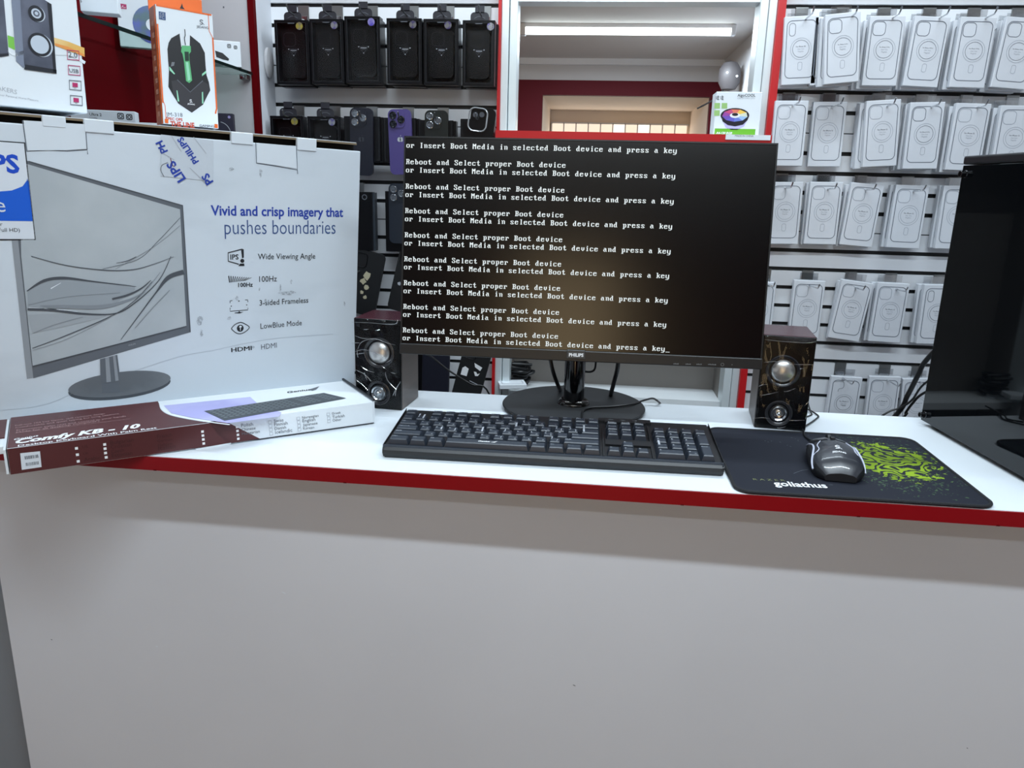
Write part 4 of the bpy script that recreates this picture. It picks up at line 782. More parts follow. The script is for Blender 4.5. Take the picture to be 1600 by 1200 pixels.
# ================================================================== MOUSE PAD
PA, PB, PC_, PD = [at_z(*p, T) for p in ((1152, 770.5), (1556, 797), (1424, 688.5), (1104, 671.5))]
PW, PH = 0.302, 0.2555; o = (PA + PB + PC_ + PD) / 4; ex = ((PB - PA) + (PC_ - PD)).normalized(); yaw = math.atan2(ex.y, ex.x)
pmx = Matrix.Translation(Vector((o.x, o.y, T + 0.0002))) @ Matrix.Rotation(yaw, 4, 'Z')
pad = thing('mouse_pad', 'black mouse pad with lime green splatter and stitched edge', 'mouse pad', pmx)
def padmat():
    m = bpy.data.materials.new('pad_cloth'); m.use_nodes = True; nt = m.node_tree; b = nt.nodes['Principled BSDF']; b.inputs['Roughness'].default_value = 0.75; b.inputs['Specular IOR Level'].default_value = 0.25
    N = nt.nodes.new; L = nt.links.new
    tc = N('ShaderNodeTexCoord'); cx, cy = pad.matrix_world.inverted() @ at_z(1392, 722, T) , 0
    c0 = pad.matrix_world.inverted() @ at_z(1391, 724, T)
    mp = N('ShaderNodeMapping'); mp.vector_type = 'POINT'; mp.inputs['Location'].default_value = (-c0.x, -c0.y, 0); L(tc.outputs['Object'], mp.inputs['Vector'])
    nz = N('ShaderNodeTexNoise'); nz.inputs['Scale'].default_value = 30; nz.inputs['Detail'].default_value = 3; L(mp.outputs[0], nz.inputs['Vector'])
    mx = N('ShaderNodeVectorMath'); mx.operation = 'MULTIPLY_ADD'; mx.inputs[1].default_value = (0.02, 0.02, 0); L(nz.outputs['Color'], mx.inputs[0]); L(mp.outputs[0], mx.inputs[2])
    nc = N('ShaderNodeTexNoise'); nc.inputs['Scale'].default_value = 26; nc.inputs['Detail'].default_value = 1; L(mx.outputs[0], nc.inputs['Vector'])
    ml = N('ShaderNodeMath'); ml.operation = 'MULTIPLY'; ml.inputs[1].default_value = 9; L(nc.outputs['Fac'], ml.inputs[0])
    fr_ = N('ShaderNodeMath'); fr_.operation = 'FRACT'; L(ml.outputs[0], fr_.inputs[0])
    gt = N('ShaderNodeMath'); gt.operation = 'GREATER_THAN'; gt.inputs[1].default_value = 0.42; L(fr_.outputs[0], gt.inputs[0])
    sc_ = N('ShaderNodeVectorMath'); sc_.operation = 'MULTIPLY'; sc_.inputs[1].default_value = (1 / 0.066, 1 / 0.082, 0); L(mp.outputs[0], sc_.inputs[0])
    ln = N('ShaderNodeVectorMath'); ln.operation = 'LENGTH'; L(sc_.outputs[0], ln.inputs[0])
    n2 = N('ShaderNodeTexNoise'); n2.inputs['Scale'].default_value = 60; n2.inputs['Detail'].default_value = 5; n2.inputs['Roughness'].default_value = 0.7; L(mp.outputs[0], n2.inputs['Vector'])
    ad = N('ShaderNodeMath'); ad.operation = 'MULTIPLY_ADD'; ad.inputs[1].default_value = 2.2; ad.inputs[2].default_value = -1.1; L(n2.outputs['Fac'], ad.inputs[0])
    sm = N('ShaderNodeMath'); sm.operation = 'ADD'; L(ln.outputs['Value'], sm.inputs[0]); L(ad.outputs[0], sm.inputs[1])
    lt = N('ShaderNodeMath'); lt.operation = 'LESS_THAN'; lt.inputs[1].default_value = 0.83; L(sm.outputs[0], lt.inputs[0])
    mu = N('ShaderNodeMath'); mu.operation = 'MULTIPLY'; L(lt.outputs[0], mu.inputs[0]); L(gt.outputs[0], mu.inputs[1])
    # fine dark green spray round it, and pale specks
    n3 = N('ShaderNodeTexNoise'); n3.inputs['Scale'].default_value = 220; n3.inputs['Detail'].default_value = 2; L(mp.outputs[0], n3.inputs['Vector'])
    g3 = N('ShaderNodeMath'); g3.operation = 'GREATER_THAN'; g3.inputs[1].default_value = 0.63; L(n3.outputs['Fac'], g3.inputs[0])
    l3 = N('ShaderNodeMath'); l3.operation = 'LESS_THAN'; l3.inputs[1].default_value = 1.45; L(sm.outputs[0], l3.inputs[0])
    m3 = N('ShaderNodeMath'); m3.operation = 'MULTIPLY'; L(g3.outputs[0], m3.inputs[0]); L(l3.outputs[0], m3.inputs[1])
    n5 = N('ShaderNodeTexNoise'); n5.inputs['Scale'].default_value = 12; L(mp.outputs[0], n5.inputs['Vector'])
    c1 = N('ShaderNodeMixRGB'); c1.inputs[1].default_value = (*lin((27, 30, 40)), 1); c1.inputs[2].default_value = (*lin((64, 86, 62)), 1); L(m3.outputs[0], c1.inputs[0])
    gr = N('ShaderNodeValToRGB'); gr.color_ramp.elements[0].color = (*lin((100, 124, 22)), 1); gr.color_ramp.elements[1].color = (*lin((134, 162, 34)), 1); gr.color_ramp.elements[0].position = 0.4; gr.color_ramp.elements[1].position = 0.6; L(n5.outputs['Fac'], gr.inputs['Fac'])
    c2 = N('ShaderNodeMixRGB'); L(mu.outputs[0], c2.inputs[0]); L(c1.outputs[0], c2.inputs[1]); L(gr.outputs[0], c2.inputs[2]); L(c2.outputs[0], b.inputs['Base Color'])
    return m
PADC = padmat(); STI = pm('pad_stitching', (14, 16, 22), 0.7, bump=(900, 0.6))
rr = rrect(-PW / 2, PW / 2, -PH / 2, PH / 2, 0.019, 8); mb = MB(); mb.prism(rr, lambda a, b: (a * 0.995, b * 0.995, 0), lambda a, b: (a * 0.995, b * 0.995, 0.003), PADC)
fp = Face(pmx, 0, 1, 0.003); tp_ = lambda a, b: (a, b, 0.0032)
GI = pm('pad_olive_ink', (112, 118, 76), 0.6)
B6 = lambda pts: fp.poly([(1150 + a * 0.1125, 730 + b * 0.1125) for a, b in pts])
mb.text('goliathus', *B6([(540, 258), (1282, 290)]), tp_, INKW, bold=0.022, hf=1.25)
mb.text('R A Z E R', *B6([(245, 180), (690, 196)]), tp_, GI, hf=0.8); mb.text('TM', *B6([(1295, 250), (1345, 254)]), tp_, INKG)
rnd = random.Random(21); SPK = pm('pad_pale_specks', (120, 130, 128), 0.7)
for _ in range(46):
    px, py = rnd.choice(((1440, 735), (1400, 745), (1420, 752), (1250, 686), (1230, 688), (1470, 742))); px += rnd.gauss(0, 18); py += rnd.gauss(0, 7)
    x, y = fp(px, py)
    if abs(x) < PW / 2 - 0.012 and abs(y) < PH / 2 - 0.012:
        l, a = rnd.uniform(0.0006, 0.003), rnd.gauss(-0.6, 0.5); mb.line([(x, y), (x + l * cos(a), y + l * sin(a))], [0.0007, 0.0003], tp_, SPK)
mb.line(sm2(fp.poly([(1240, 740), (1252, 735.5), (1262, 734)])), 0.0006, tp_, INKG)
mb.build('cloth', pad)
MB().tube([(a, b, 0.0026) for a, b in rr + [rr[0]]], 0.0024, STI, 8, False).build('stitched_edge', pad)

# ================================================================== MOUSE
mo = at_z(1298, 729, T + 0.003); ms = Matrix.Translation(Vector((mo.x, mo.y, T + 0.0034))) @ Matrix.Rotation(-0.10, 4, 'Z')
mouse = thing('computer_mouse', 'black gaming mouse with pale side stripes on the mouse pad', 'mouse', ms)
MSH = pm('mouse_shell', (44, 46, 52), 0.3, coat=0.3); MSD = pm('mouse_side', (18, 19, 23), 0.5); LITE = pm('pale_stripe', (186, 190, 206), 0.25)
def prof_at(t):   # t 0 rear .. 1 front: half width, height, bottom inset
    wd = 0.026 + 0.0085 * sin(pi * min(1, (t * 0.9 + 0.12))) ** 0.9 - 0.004 * t - (0.010 * max(0, 0.10 - t) / 0.10)
    ht = 0.0385 * (max(0.0, sin(pi * (0.17 + 0.62 * t)))) ** 0.9 - 0.007 * t
    if t < 0.12: ht *= (0.45 + 0.55 * math.sqrt(t / 0.12))
    return wd, max(ht, 0.011)
NS_, NC = 26, 21
XS = [(0.90, 0.0), (0.97, 0.15), (1.0, 0.32), (0.985, 0.48), (0.92, 0.63), (0.82, 0.755), (0.68, 0.84), (0.51, 0.895), (0.34, 0.937), (0.17, 0.972), (0.0, 1.0)]
def shell_pt(i, j, off=0.0):
    t = i / (NS_ - 1); wd, ht = prof_at(t); fx_, fz_ = XS[j] if j <= 10 else XS[20 - j]
    x = (-1 if j < 10 else 1) * fx_ * (wd + off)
    return (x, -0.060 + 0.118 * t - (0.004 * (1 - abs(x) / 0.035) if t > 0.9 else 0), fz_ * (ht + off) + 0.0012)
def zfrac(q):
    for (x1_, z1_), (x0_, z0_) in zip(XS[2:], XS[3:]):
        if x0_ <= q <= x1_: return z0_ + (z1_ - z0_) * (q - x0_) / (x1_ - x0_)
    return 0.3
v = [shell_pt(i, j) for i in range(NS_) for j in range(NC)]
def patch(j0, j1, i0=0, i1=NS_ - 1): return [(i * NC + j, i * NC + j + 1, (i + 1) * NC + j + 1, (i + 1) * NC + j) for i in range(i0, i1) for j in range(j0, j1)]
mb = MB().add(v, patch(4, 16), MSH, True); mb.add(v, patch(0, 4) + patch(16, 20), MSD, True)
mb.add([v[j] for j in range(NC)], [tuple(range(NC))], MSD); mb.add([v[(NS_ - 1) * NC + j] for j in range(NC)], [tuple(range(NC - 1, -1, -1))], MSD)
mb.add([v[i * NC] for i in range(NS_)] + [v[i * NC + NC - 1] for i in range(NS_ - 1, -1, -1)], [tuple(range(2 * NS_))], MSD); mb.build('shell', mouse, None, 24)
for sgn, a, b in (('left_button', 5, 9), ('right_button', 11, 15)):
    vv = [shell_pt(i, j, 0.0008) for i in range(NS_) for j in range(NC)]; MB().add(vv, patch(a, b, 15, NS_ - 1), MSH, True).build(sgn, mouse, None, 24)
for side in (0, 1):
    J = lambda j: j if side == 0 else NC - 1 - j
    pth = [shell_pt(i, J(j), 0.0004) for i, j in ((3, 2), (5, 3), (7, 4), (10, 5), (13, 5), (17, 4), (21, 3), (24, 3))]; MB().tube(smooth_path(pth, 4), [0.0013] * 29, LITE, 6).build('side_stripe', mouse)
    pth = [shell_pt(i, J(j), 0.0003) for i, j in ((7, 4), (8, 6), (11, 6), (14, 7))]; MB().tube(smooth_path(pth, 4), [0.0007] * 13, LITE, 6).build('accent_line', mouse)
MB().lathe([(0.0001, -0.003), (0.0085, -0.003), (0.0095, -0.002), (0.0095, 0.002), (0.0085, 0.003), (0.0001, 0.003)], BLACK, 26, Matrix.Translation((0, 0.034, 0.0245)) @ Matrix.Rotation(pi / 2, 4, 'Y')).build('scroll_wheel', mouse)
MB().box(-0.0028, 0.0028, 0.008, 0.016, 0.0345, 0.0378, MSD, 0.0008).build('speed_button', mouse)
# logo on the hump
def hump(a, b):    # a across, b along (from logo centre)
    t = (b + 0.060 - 0.030) / 0.118; wd, ht = prof_at(max(0.02, t)); return (a, b - 0.030, ht * zfrac(min(1, abs(a) / wd)) + 0.0012 + 0.0007)
mb = MB(); dragon(mb, (0.0, 0.006), 0.006, hump, INKW); mb.text('JEDANG', (-0.0085, -0.005), (0.0085, -0.005), hump, INKW, bold=0.02); mb.build('logo', mouse)
mi = ms.inverted(); tip = Vector((0, 0.057, 0.008))
cp = [ms @ tip, ms @ (tip + Vector((-0.002, 0.014, -0.002))), at_z(1259, 683, T + 0.005), at_z(1256, 675, T + 0.005), at_z(1250, 669.5, T + 0.003) + Vector((0.006, 0.004, 0)), at_z(1262, 655, T + 0.0018) + Vector((0.012, 0, 0)), at_z(1264, 648, T + 0.0018) + Vector((0.014, 0, 0)), Vector((0.378, 1.284, T + 0.001)), Vector((0.38, 1.30, T - 0.05))]
MB().tube([mi @ p for p in smooth_path(cp, 6)], 0.0014, CABLE, 8).build('cable', mouse)

# ================================================================== COMPUTER TOWER
tw = frame(Vector((0.5525, 1.2372, T)), -math.atan2(0.254, 0.0267), 0.0, 0.0)   # local x from the rear corner towards the customer, -y out of the glass side
tower = thing('computer_tower', 'black computer tower with a glossy glass side panel at the right end of the counter', 'computer', tw)
TL_, TW_, TH_ = 0.325, 0.195, 0.418
GLS = pm('side_glass', (7, 9, 12), 0.03, spec=0.42); TBL = pm('tower_black', (22, 24, 28), 0.42)
MB().box(0.002, TL_, 0.0045, TW_, 0.012, TH_ - 0.014, TBL, 0.0015).build('case', tower)
MB().box(0.0, TL_ - 0.004, 0.0, 0.004, 0.007, TH_ - 0.0135, GLS, 0.0008).build('glass_panel', tower)
MB().box(-0.001, TL_ + 0.004, -0.001, TW_ + 0.001, TH_ - 0.0125, TH_ + 0.0, TBL, 0.003, 3).build('top_cover', tower)
MB().box(TL_ + 0.0005, TL_ + 0.03, 0.0, TW_, 0.012, TH_ - 0.014, TBL, 0.006, 3).build('front_fascia', tower)
for x in (0.010, TL_ - 0.018):
    for z in (0.018, TH_ - 0.026):
        mb = MB().lathe([(0.0001, 0.0085), (0.004, 0.0085), (0.0048, 0.0075), (0.0048, 0.001), (0.0058, 0.0)], BLACKG, 20, Matrix.Translation((x, -0.0003, z)) @ Matrix.Rotation(pi / 2, 4, 'X')); mb.ring(x, z, 0.0044, 0.0006, front(0.0089), CHROME, 20); mb.build('thumb_screw', tower)
for x in (0.012, TL_ - 0.03):
    for y in (0.012, TW_ - 0.03): MB().box(x, x + 0.022, y, y + 0.018, 0.0005, 0.0118, pm('foot_rubber', (60, 60, 60), 0.7)).build('foot', tower)
G_ = 'cables behind the tower'
cable('tower_cable', 'thickest black cable leaning up behind the counter beside the tower', [Vector((0.60, 1.262, T + 0.16)), at_y(1448, 562, 1.30), at_y(1435, 585, 1.31), at_y(1418, 618, 1.32), at_y(1398, 651, 1.33), Vector((0.46, 1.335, T - 0.15))], 0.0042, G_)
cable('tower_cable', 'thin black cable crossing farthest left behind the counter near the tower', [Vector((0.60, 1.255, T + 0.10)), at_y(1444, 600, 1.30), at_y(1425, 625, 1.31), at_y(1405, 638, 1.32), at_y(1376, 651, 1.325), Vector((0.42, 1.335, T - 0.12))], 0.0018, G_)
cable('tower_cable', 'thin black curved cable nearest to the tower behind the counter', [Vector((0.60, 1.258, T + 0.07)), at_y(1442, 615, 1.30), at_y(1426, 630, 1.315), at_y(1415, 645, 1.33), at_y(1411, 653, 1.335), Vector((0.50, 1.34, T - 0.12))], 0.0022, G_)
# ================================================================== STOCK ON THE RIGHT SLAT WALL
BOXW = pm('case_card', (208, 211, 217), 0.42); BOXS = pm('case_card_side', (214, 216, 216), 0.5); CLEARP = film('clear_hang_tab', 0.25, 0.1, (0.95, 0.96, 0.97))
LN_D = pm('print_line_dark', (96, 102, 114), 0.4); LN_F = pm('print_line_faint', (160, 166, 176), 0.4)
ORD = ['first', 'second', 'third', 'fourth', 'fifth', 'sixth', 'seventh']
def case_proto(W, H, D, cam_kind, dark, words, ring=True):
    """a boxed clear case hanging from its top: origin at the top centre of the front"""
    t = thing('phone_case_box', 'proto', 'box', Vector((0, 0, 0))); fn = front(0.0003); ln = LN_D if dark else LN_F
    mb = MB(); mb.box(-W / 2, W / 2, 0, D, -H, 0, BOXW, 0.0012, 2)
    a, b, c, d = -W * 0.42, W * 0.42, -H * 0.90, -H * 0.065
    mb.line(rrect(a, b, c, d, 0.0105), 0.0014, fn, LN_D, True)
    if cam_kind == 'square': mb.line(rrect(a + 0.0025, a + 0.0285, d - 0.030, d - 0.0025, 0.0082), 0.0012, fn, ln, True)
    elif cam_kind == 'pill': mb.line(rrect(a + 0.005, a + 0.018, d - 0.031, d - 0.005, 0.0063), 0.0010, fn, ln, True)
    elif cam_kind == 'notch': mb.line(sm2([(a + 0.004, d - 0.004), (a + 0.022, d - 0.003), (a + 0.026, d - 0.009), (a + 0.025, d - 0.019), (a + 0.016, d - 0.022), (a + 0.014, d - 0.029)]), 0.0009, fn, ln)
    cz = -H * 0.475
    if ring:
        mb.ring(0.001, cz, 0.0222, 0.0008, fn, LN_F); mb.ring(0.001, cz, 0.0176, 0.0008, fn, LN_F if not dark else LN_D)
        mb.line(rrect(-0.0035, 0.0055, cz - 0.044, cz - 0.0275, 0.0036), 0.0008, fn, LN_F, True)
    for i, (s, wd) in enumerate(words): mb.text(s, (-wd / 2 + 0.001, cz + 0.0035 - i * 0.005), (wd / 2 + 0.001, cz + 0.0035 - i * 0.005), fn, INKG if i == 0 else INKL, bold=0.015)
    mb.build('carton', t)
    tb = MB(); tb.box(-0.021, 0.021, D - 0.0018, D - 0.0006, -0.012, 0.017, CLEARP); tb.build('hang_tab', t)
    return t
def hook_proto(dark=False):
    t = thing('slatwall_hook', 'proto', 'hook', Vector((0, 0, 0))); M_ = CHROME if not dark else STEEL
    mb = MB(); mb.box(-0.0135, 0.0135, -0.0032, -0.0008, -0.037, 0.001, STEEL, 0.0006, 1); mb.box(-0.0135, 0.0135, -0.0032, 0.008, 0.0005, 0.0024, STEEL); mb.box(-0.0105, 0.0105, -0.0044, -0.003, -0.034, -0.02, CHROME, 0.0006, 1); mb.build('bracket', t)
    mb = MB(); mb.tube(smooth_path([(0.0, -0.003, -0.029), (0.0, -0.02, -0.0305), (0.0, -0.085, -0.0295), (0.0, -0.098, -0.0275), (0.0, -0.107, -0.0175)], 5), 0.0017, M_, 8); mb.build('prong', t)
    return t
WD = lambda m: [('For iPhone ' + m, 0.021), ('Clear Case', 0.014), ('MagSafe', 0.012)]
P = {'pill': case_proto(0.073, 0.141, 0.0145, 'pill', True, WD('XR')), 'dark': case_proto(0.073, 0.141, 0.0145, 'square', True, WD('13 Pro')), 'light': case_proto(0.073, 0.141, 0.0145, 'square', False, WD('12')),
     'notch': case_proto(0.074, 0.141, 0.0145, 'notch', True, WD('11')), 'clear': case_proto(0.074, 0.141, 0.0145, 'square', False, WD('14'))}
HK = hook_proto()
used = set(); hooked = [False]
def place(proto, key_, m, lab, cat, grp):
    t = proto if key_ not in used else copy_tree(proto); used.add(key_); t.matrix_world = m; return tag(t, lab, cat, grp)
Z4_ = lambda x, y: (1180 + x * 0.2625, y * 0.2625); Z5_ = lambda x, y: (1180 + x * 0.2625, 260 + y * 0.2625); Z6_ = lambda x, y: (1260 + x * 0.1375, 560 + y * 0.13746)
ROWS = [
    ('top', 0, 20, Z4_, [(178, 100, 382, 88, 155, 520, 'pill', 2, (275, 75)), (420, 85, 628, 68, 415, 500, 'dark', 4, (520, 60)), (690, 92, 895, 95, 640, 508, 'dark', 3, (765, 75)), (955, 90, 1165, 105, 885, 497, 'dark', 3, (1035, 75)), (1225, 97, 1445, 105, 1155, 510, 'dark', 3, (1300, 75)), (1500, 100, 1715, 108, 1392, 522, 'dark', 3, (1560, 80))]),
    ('second', 4, 20, Z4_, [(128, 598, 315, 600, 92, 985, 'light', 2, (200, 580)), (350, 605, 550, 605, 310, 995, 'light', 1, (440, 585)), (665, 600, 870, 590, 640, 1000, 'light', 3, (735, 580)), (930, 610, 1130, 605, 880, 1000, 'dark', 3, (990, 580)), (1200, 615, 1410, 615, 1125, 1005, 'light', 3, (1255, 585)), (1465, 625, 1680, 630, 1400, 1008, 'light', 3, (1530, 590))]),
    ('third', 8, 20, Z5_, [(98, 95, 285, 90, 60, 470, 'light', 2, (160, 55)), (330, 90, 525, 95, 290, 470, 'light', 2, (408, 60)), (575, 95, 770, 110, 500, 465, 'light', 2, (628, 62)), (835, 105, 1045, 120, 780, 480, 'light', 2, (908, 65)), (1125, 110, 1330, 120, 1075, 495, 'light', 2, (1195, 75))]),
    ('fourth', 13, 20, Z5_, [(-60, 685, 130, 690, -100, 1030, 'light', 2, (60, 625)), (235, 670, 420, 690, 205, 1030, 'light', 1, (312, 630)), (510, 670, 715, 700, 425, 1015, 'light', 2, (570, 635)), (730, 690, 925, 700, 670, 1040, 'light', 2, (808, 645)), (1010, 700, 1205, 710, 965, 1065, 'pill', 2, (1095, 655))]),
    ('fifth', 18, 20, Z6_, [(270, 205, 660, 218, 195, 640, 'notch', 1, (385, 80)), (715, 200, 1085, 215, 660, 660, 'clear', 1, (885, 120)), (1105, 225, 1460, 235, 1075, 680, 'clear', 1, (1255, 130))]),
]
rnd = random.Random(17); DT = 0.0165
for ri, (rn_, gi, _, zf, items) in enumerate(ROWS):
    zg = ZG[gi]
    for ci, (x0, y0, x1, y1, x2, y2, kind, n, hk) in enumerate(items):
        yfront = YW - 0.010 - DT * n
        a, b, c = (at_y(*zf(x0, y0), yfront), at_y(*zf(x1, y1), yfront), at_y(*zf(x2, y2), yfront))
        top = (a + b) / 2; dv = a - c; roll = math.atan2(dv.x, dv.z)
        wv = b - a; roll = 0.65 * roll + 0.35 * (-math.atan2(wv.z, wv.x))
        col = ORD[ci]
        for k in range(n):
            if k == 0: m = frame(top, 0.0, roll, 0.0); lab = 'white boxed phone case, front of the %s stack in the %s white row' % (col, rn_)
            else:
                rr_ = roll * (0.75 - 0.2 * k) + rnd.uniform(-0.012, 0.012)
                m = frame(Vector((top.x - 0.004 * k + rnd.uniform(-0.004, 0.002), yfront + DT * k, top.z - rnd.uniform(0.0, 0.006) * (1 if k else 0))), 0.0, rr_)
                lab = 'white case box, %s, %s stack in the %s white row' % (['', 'right behind the front one', 'third from the front', 'fourth from the front'][k], col, rn_)
            kk = kind if k == 0 else ('light' if kind in ('dark', 'light', 'pill') else kind)
            place(P[kk], kk, m, lab, 'box', 'boxed clear cases in the %s row' % rn_)
        hx = at_y(*zf(*hk), YW).x
        place(HK, 'hook', Matrix.Translation((hx, YW, zg - 0.0046)), 'metal slat wall hook above the %s white stack in the %s row' % (col, rn_), 'hook', 'slat wall hooks over the white boxes')

# ================================================================== STOCK ON THE LEFT SLAT WALL
BKC = pm('black_case_card', (13, 13, 16), 0.28, spec=0.25); BKI = pm('black_case_inner', (7, 7, 9), 0.3, spec=0.25); EDGEF = pm('window_edge', (58, 60, 64), 0.2); FILM2 = film('box_window', 0.012, 0.12)
HOLO = pm('hologram_silver', (190, 192, 196), 0.15, 0.9, var=((120, 108, 190), 90, 0.45, 0.6)); HOLOY = pm('hologram_gold', (204, 196, 96), 0.2, 0.7, var=((150, 152, 150), 90, 0.45, 0.6)); HOLOV = pm('hologram_violet', (110, 98, 214), 0.2, 0.6, var=((178, 170, 230), 60, 0.4, 0.6))
TABK = pm('dark_hang_tab', (44, 44, 50), 0.3)
def dark_box(lab, m, W, H, D, hol, grp, deep=True, sticker=(0.7, -0.02)):
    t = thing('phone_case_box', lab, 'box', m, grp); fn = front(0.0003)
    mb = MB(); f = 0.006
    mb.box(-W / 2, W / 2, 0.0, D, -H, -H + f, BKC, 0.0006, 1); mb.box(-W / 2, W / 2, 0.0, D, -f, 0, BKC, 0.0006, 1); mb.box(-W / 2, -W / 2 + f, 0.0, D, -H + f, -f, BKC, 0.0006, 1); mb.box(W / 2 - f, W / 2, 0.0, D, -H + f, -f, BKC, 0.0006, 1); mb.box(-W / 2 + f, W / 2 - f, D - 0.003, D, -H + f, -f, BKI)
    mb.line([(-W / 2 + f, -f), (W / 2 - f, -f), (W / 2 - f, -H + f), (-W / 2 + f, -H + f)], 0.0008, fn, EDGEF, True); mb.build('tray', t)
    MB().box(-W / 2 + f, W / 2 - f, 0.0012, 0.0018, -H + f, -f, FILM2).build('window_film', t)
    mb = MB(); mb.prism(rrect(-W / 2 + 0.013, W / 2 - 0.013, -H + 0.016, -0.020, 0.011), lambda a, b: (a, 0.009, b), lambda a, b: (a, D - 0.004, b), BKI)
    fb_ = front(-0.0086); tri = [(-0.0115, -H * 0.44), (0.0115, -H * 0.44), (0.0, -H * 0.44 - 0.0135)]; mb.line(tri, 0.0007, fb_, INKG, True); mb.line([(-0.007, -H * 0.44 - 0.0025), (0.007, -H * 0.44 - 0.0025)], 0.0012, fb_, INKL); mb.line([(-0.004, -H * 0.44 - 0.0055), (0.004, -H * 0.44 - 0.0055)], 0.0008, fb_, INKG)
    for a, b in tri: mb.disc(a, b, 0.0012, 0.0012, front(-0.0083), INKL, 8)
    mb.line(rrect(-W / 2 + 0.018, -W / 2 + 0.046, -0.055, -0.026, 0.008), 0.0006, fb_, pm('lens_edge', (44, 46, 52), 0.3), True); mb.build('phone_case', t)
    mb = MB(); mb.flat([(-0.008, -0.008), (0.008, -0.008), (0.008, -0.0065), (-0.008, -0.0065)], fn, INKG); sx = -W / 2 + W * sticker[0]; mb.disc(sx, sticker[1], 0.0082, 0.0082, fn, hol); mb.build('round_sticker', t)
    h = MB(); h.prism(rrect(-0.021, 0.021, -0.006, 0.019, 0.009), lambda a, b: (a, D * 0.45, b), lambda a, b: (a, D * 0.45 + 0.0012, b), TABK); h.box(-0.0105, 0.0105, D * 0.45, D * 0.45 + 0.0012, 0.017, 0.033, TABK); h.line([(-0.012, 0.006), (-0.004, 0.010), (0.004, 0.010), (0.012, 0.006)], 0.0012, lambda a, b: (a, D * 0.45 - 0.0003, b), INKG); h.build('hang_tab', t)
    return t
HKD = hook_proto(True)
def dark_hook(hx, zg, lab):
    place(HKD, 'dhook', Matrix.Translation((hx, YW, zg - 0.0046)), lab, 'hook', 'slat wall hooks over the black cases')
ZL = lambda x, y: (380 + x * 0.2625, y * 0.2625)
YB = YW - 0.075
lt_ = [(182, 118, 385, 118, 202, 502, HOLOY, 0.74, 'with a yellowish round sticker'), (392, 113, 592, 112, 402, 500, HOLO, 0.74, 'with a silver sticker and a bright edge'), (600, 95, 812, 97, 606, 495, HOLOV, 0.76, 'with a violet round sticker'), (852, 108, 1062, 108, 864, 498, HOLO, 0.75, 'with a two tone sticker'), (1072, 112, 1282, 112, 1074, 505, HOLO, 0.70, 'silver stickered, second from the red frame'), (1306, 120, 1500, 120, 1296, 510, HOLO, 0.86, 'next to the red frame')]
for i, (x0, y0, x1, y1, x2, y2, hol, sx, desc) in enumerate(lt_):
    a, b, c = at_y(*ZL(x0, y0), YB), at_y(*ZL(x1, y1), YB), at_y(*ZL(x2, y2), YB); top = (a + b) / 2; W = (b - a).length; H = a.z - c.z
    dark_box('black windowed case box in the top row, ' + desc, frame(top, 0.0, 0.0), W, H, 0.028, hol, 'black case boxes in the top row', sticker=(sx, -0.013 if hol is not HOLOV else -0.012))
    t = thing('phone_case_box', 'plain black box behind the %s windowed box of the top row' % ORD[i], 'box', frame(top + Vector((0.004 if i % 2 else -0.003, 0.0295, -0.002)), 0.0, 0.012 if i % 2 else -0.008), 'black case boxes in the top row')
    MB().box(-W / 2, W / 2, 0, 0.028, -H, 0, BKC, 0.001, 1).build('carton', t)
    dark_hook(top.x + 0.004, ZG[0], 'metal hook over the %s black box in the top row' % ORD[i])
zb2 = ZG[8] + 0.002
l2 = [(158, 690, 355, 690, HOLOY), (380, 692, 578, 695, HOLO), (598, 690, 815, 695, None), (832, 700, 1030, 703, None), (1040, 715, 1250, 715, None), (1293, 710, 1478, 707, None)]
d2 = ['with a gold round sticker', 'with a dull silver round sticker', 'holding a black phone dummy', 'holding a purple phone dummy', 'holding a dark green phone dummy', 'with a clear lens frame in front']
def phone(lab, m, W, H, mat, lens, logo):
    """a phone-shaped dummy, origin at its top centre"""
    t = thing('phone_dummy', lab, 'phone', m, 'phone dummies in the second row'); fn = front(0.0003)
    mb = MB(); mb.prism(rrect(-W / 2, W / 2, -H, 0, 0.0125), lambda a, b: (a, 0, b), lambda a, b: (a, 0.008, b), mat); 
    if logo:
        mb.disc(-0.0028, -H * 0.46, 0.0042, 0.0052, fn, logo, 16); mb.disc(0.0028, -H * 0.46, 0.0042, 0.0052, fn, logo, 16); mb.flat([(0.0, -H * 0.46 + 0.006), (0.003, -H * 0.46 + 0.0105), (0.0005, -H * 0.46 + 0.009)], fn, logo); mb.disc(0.0082, -H * 0.46 + 0.001, 0.0022, 0.0026, front(0.0006), mat, 12)
    mb.build('body', t)
    if lens:
        c = MB(); c.prism(rrect(-W / 2 + 0.004, -W / 2 + 0.040, -0.041, -0.005, 0.010), lambda a, b: (a, -0.0015, b), lambda a, b: (a, 0, b), mat); c = c.build('camera_plate', t)
        for a, b in ((0.0125, -0.0135), (0.0125, -0.0325), (0.0315, -0.023)): MB().lathe([(0.0085, 0), (0.0085, 0.0022), (0.0068, 0.0026), (0.006, 0.0016), (0.003, 0.0016), (0.0001, 0.002)], lens, 22, Matrix.Translation((-W / 2 + a, -0.0014, b)) @ Matrix.Rotation(pi / 2, 4, 'X')).build('lens', c)
    return t
LENS = pm('lens_glass', (30, 32, 38), 0.08, 0.3); LENS2 = pm('lens_glass_bright', (120, 124, 130), 0.1, 0.6)
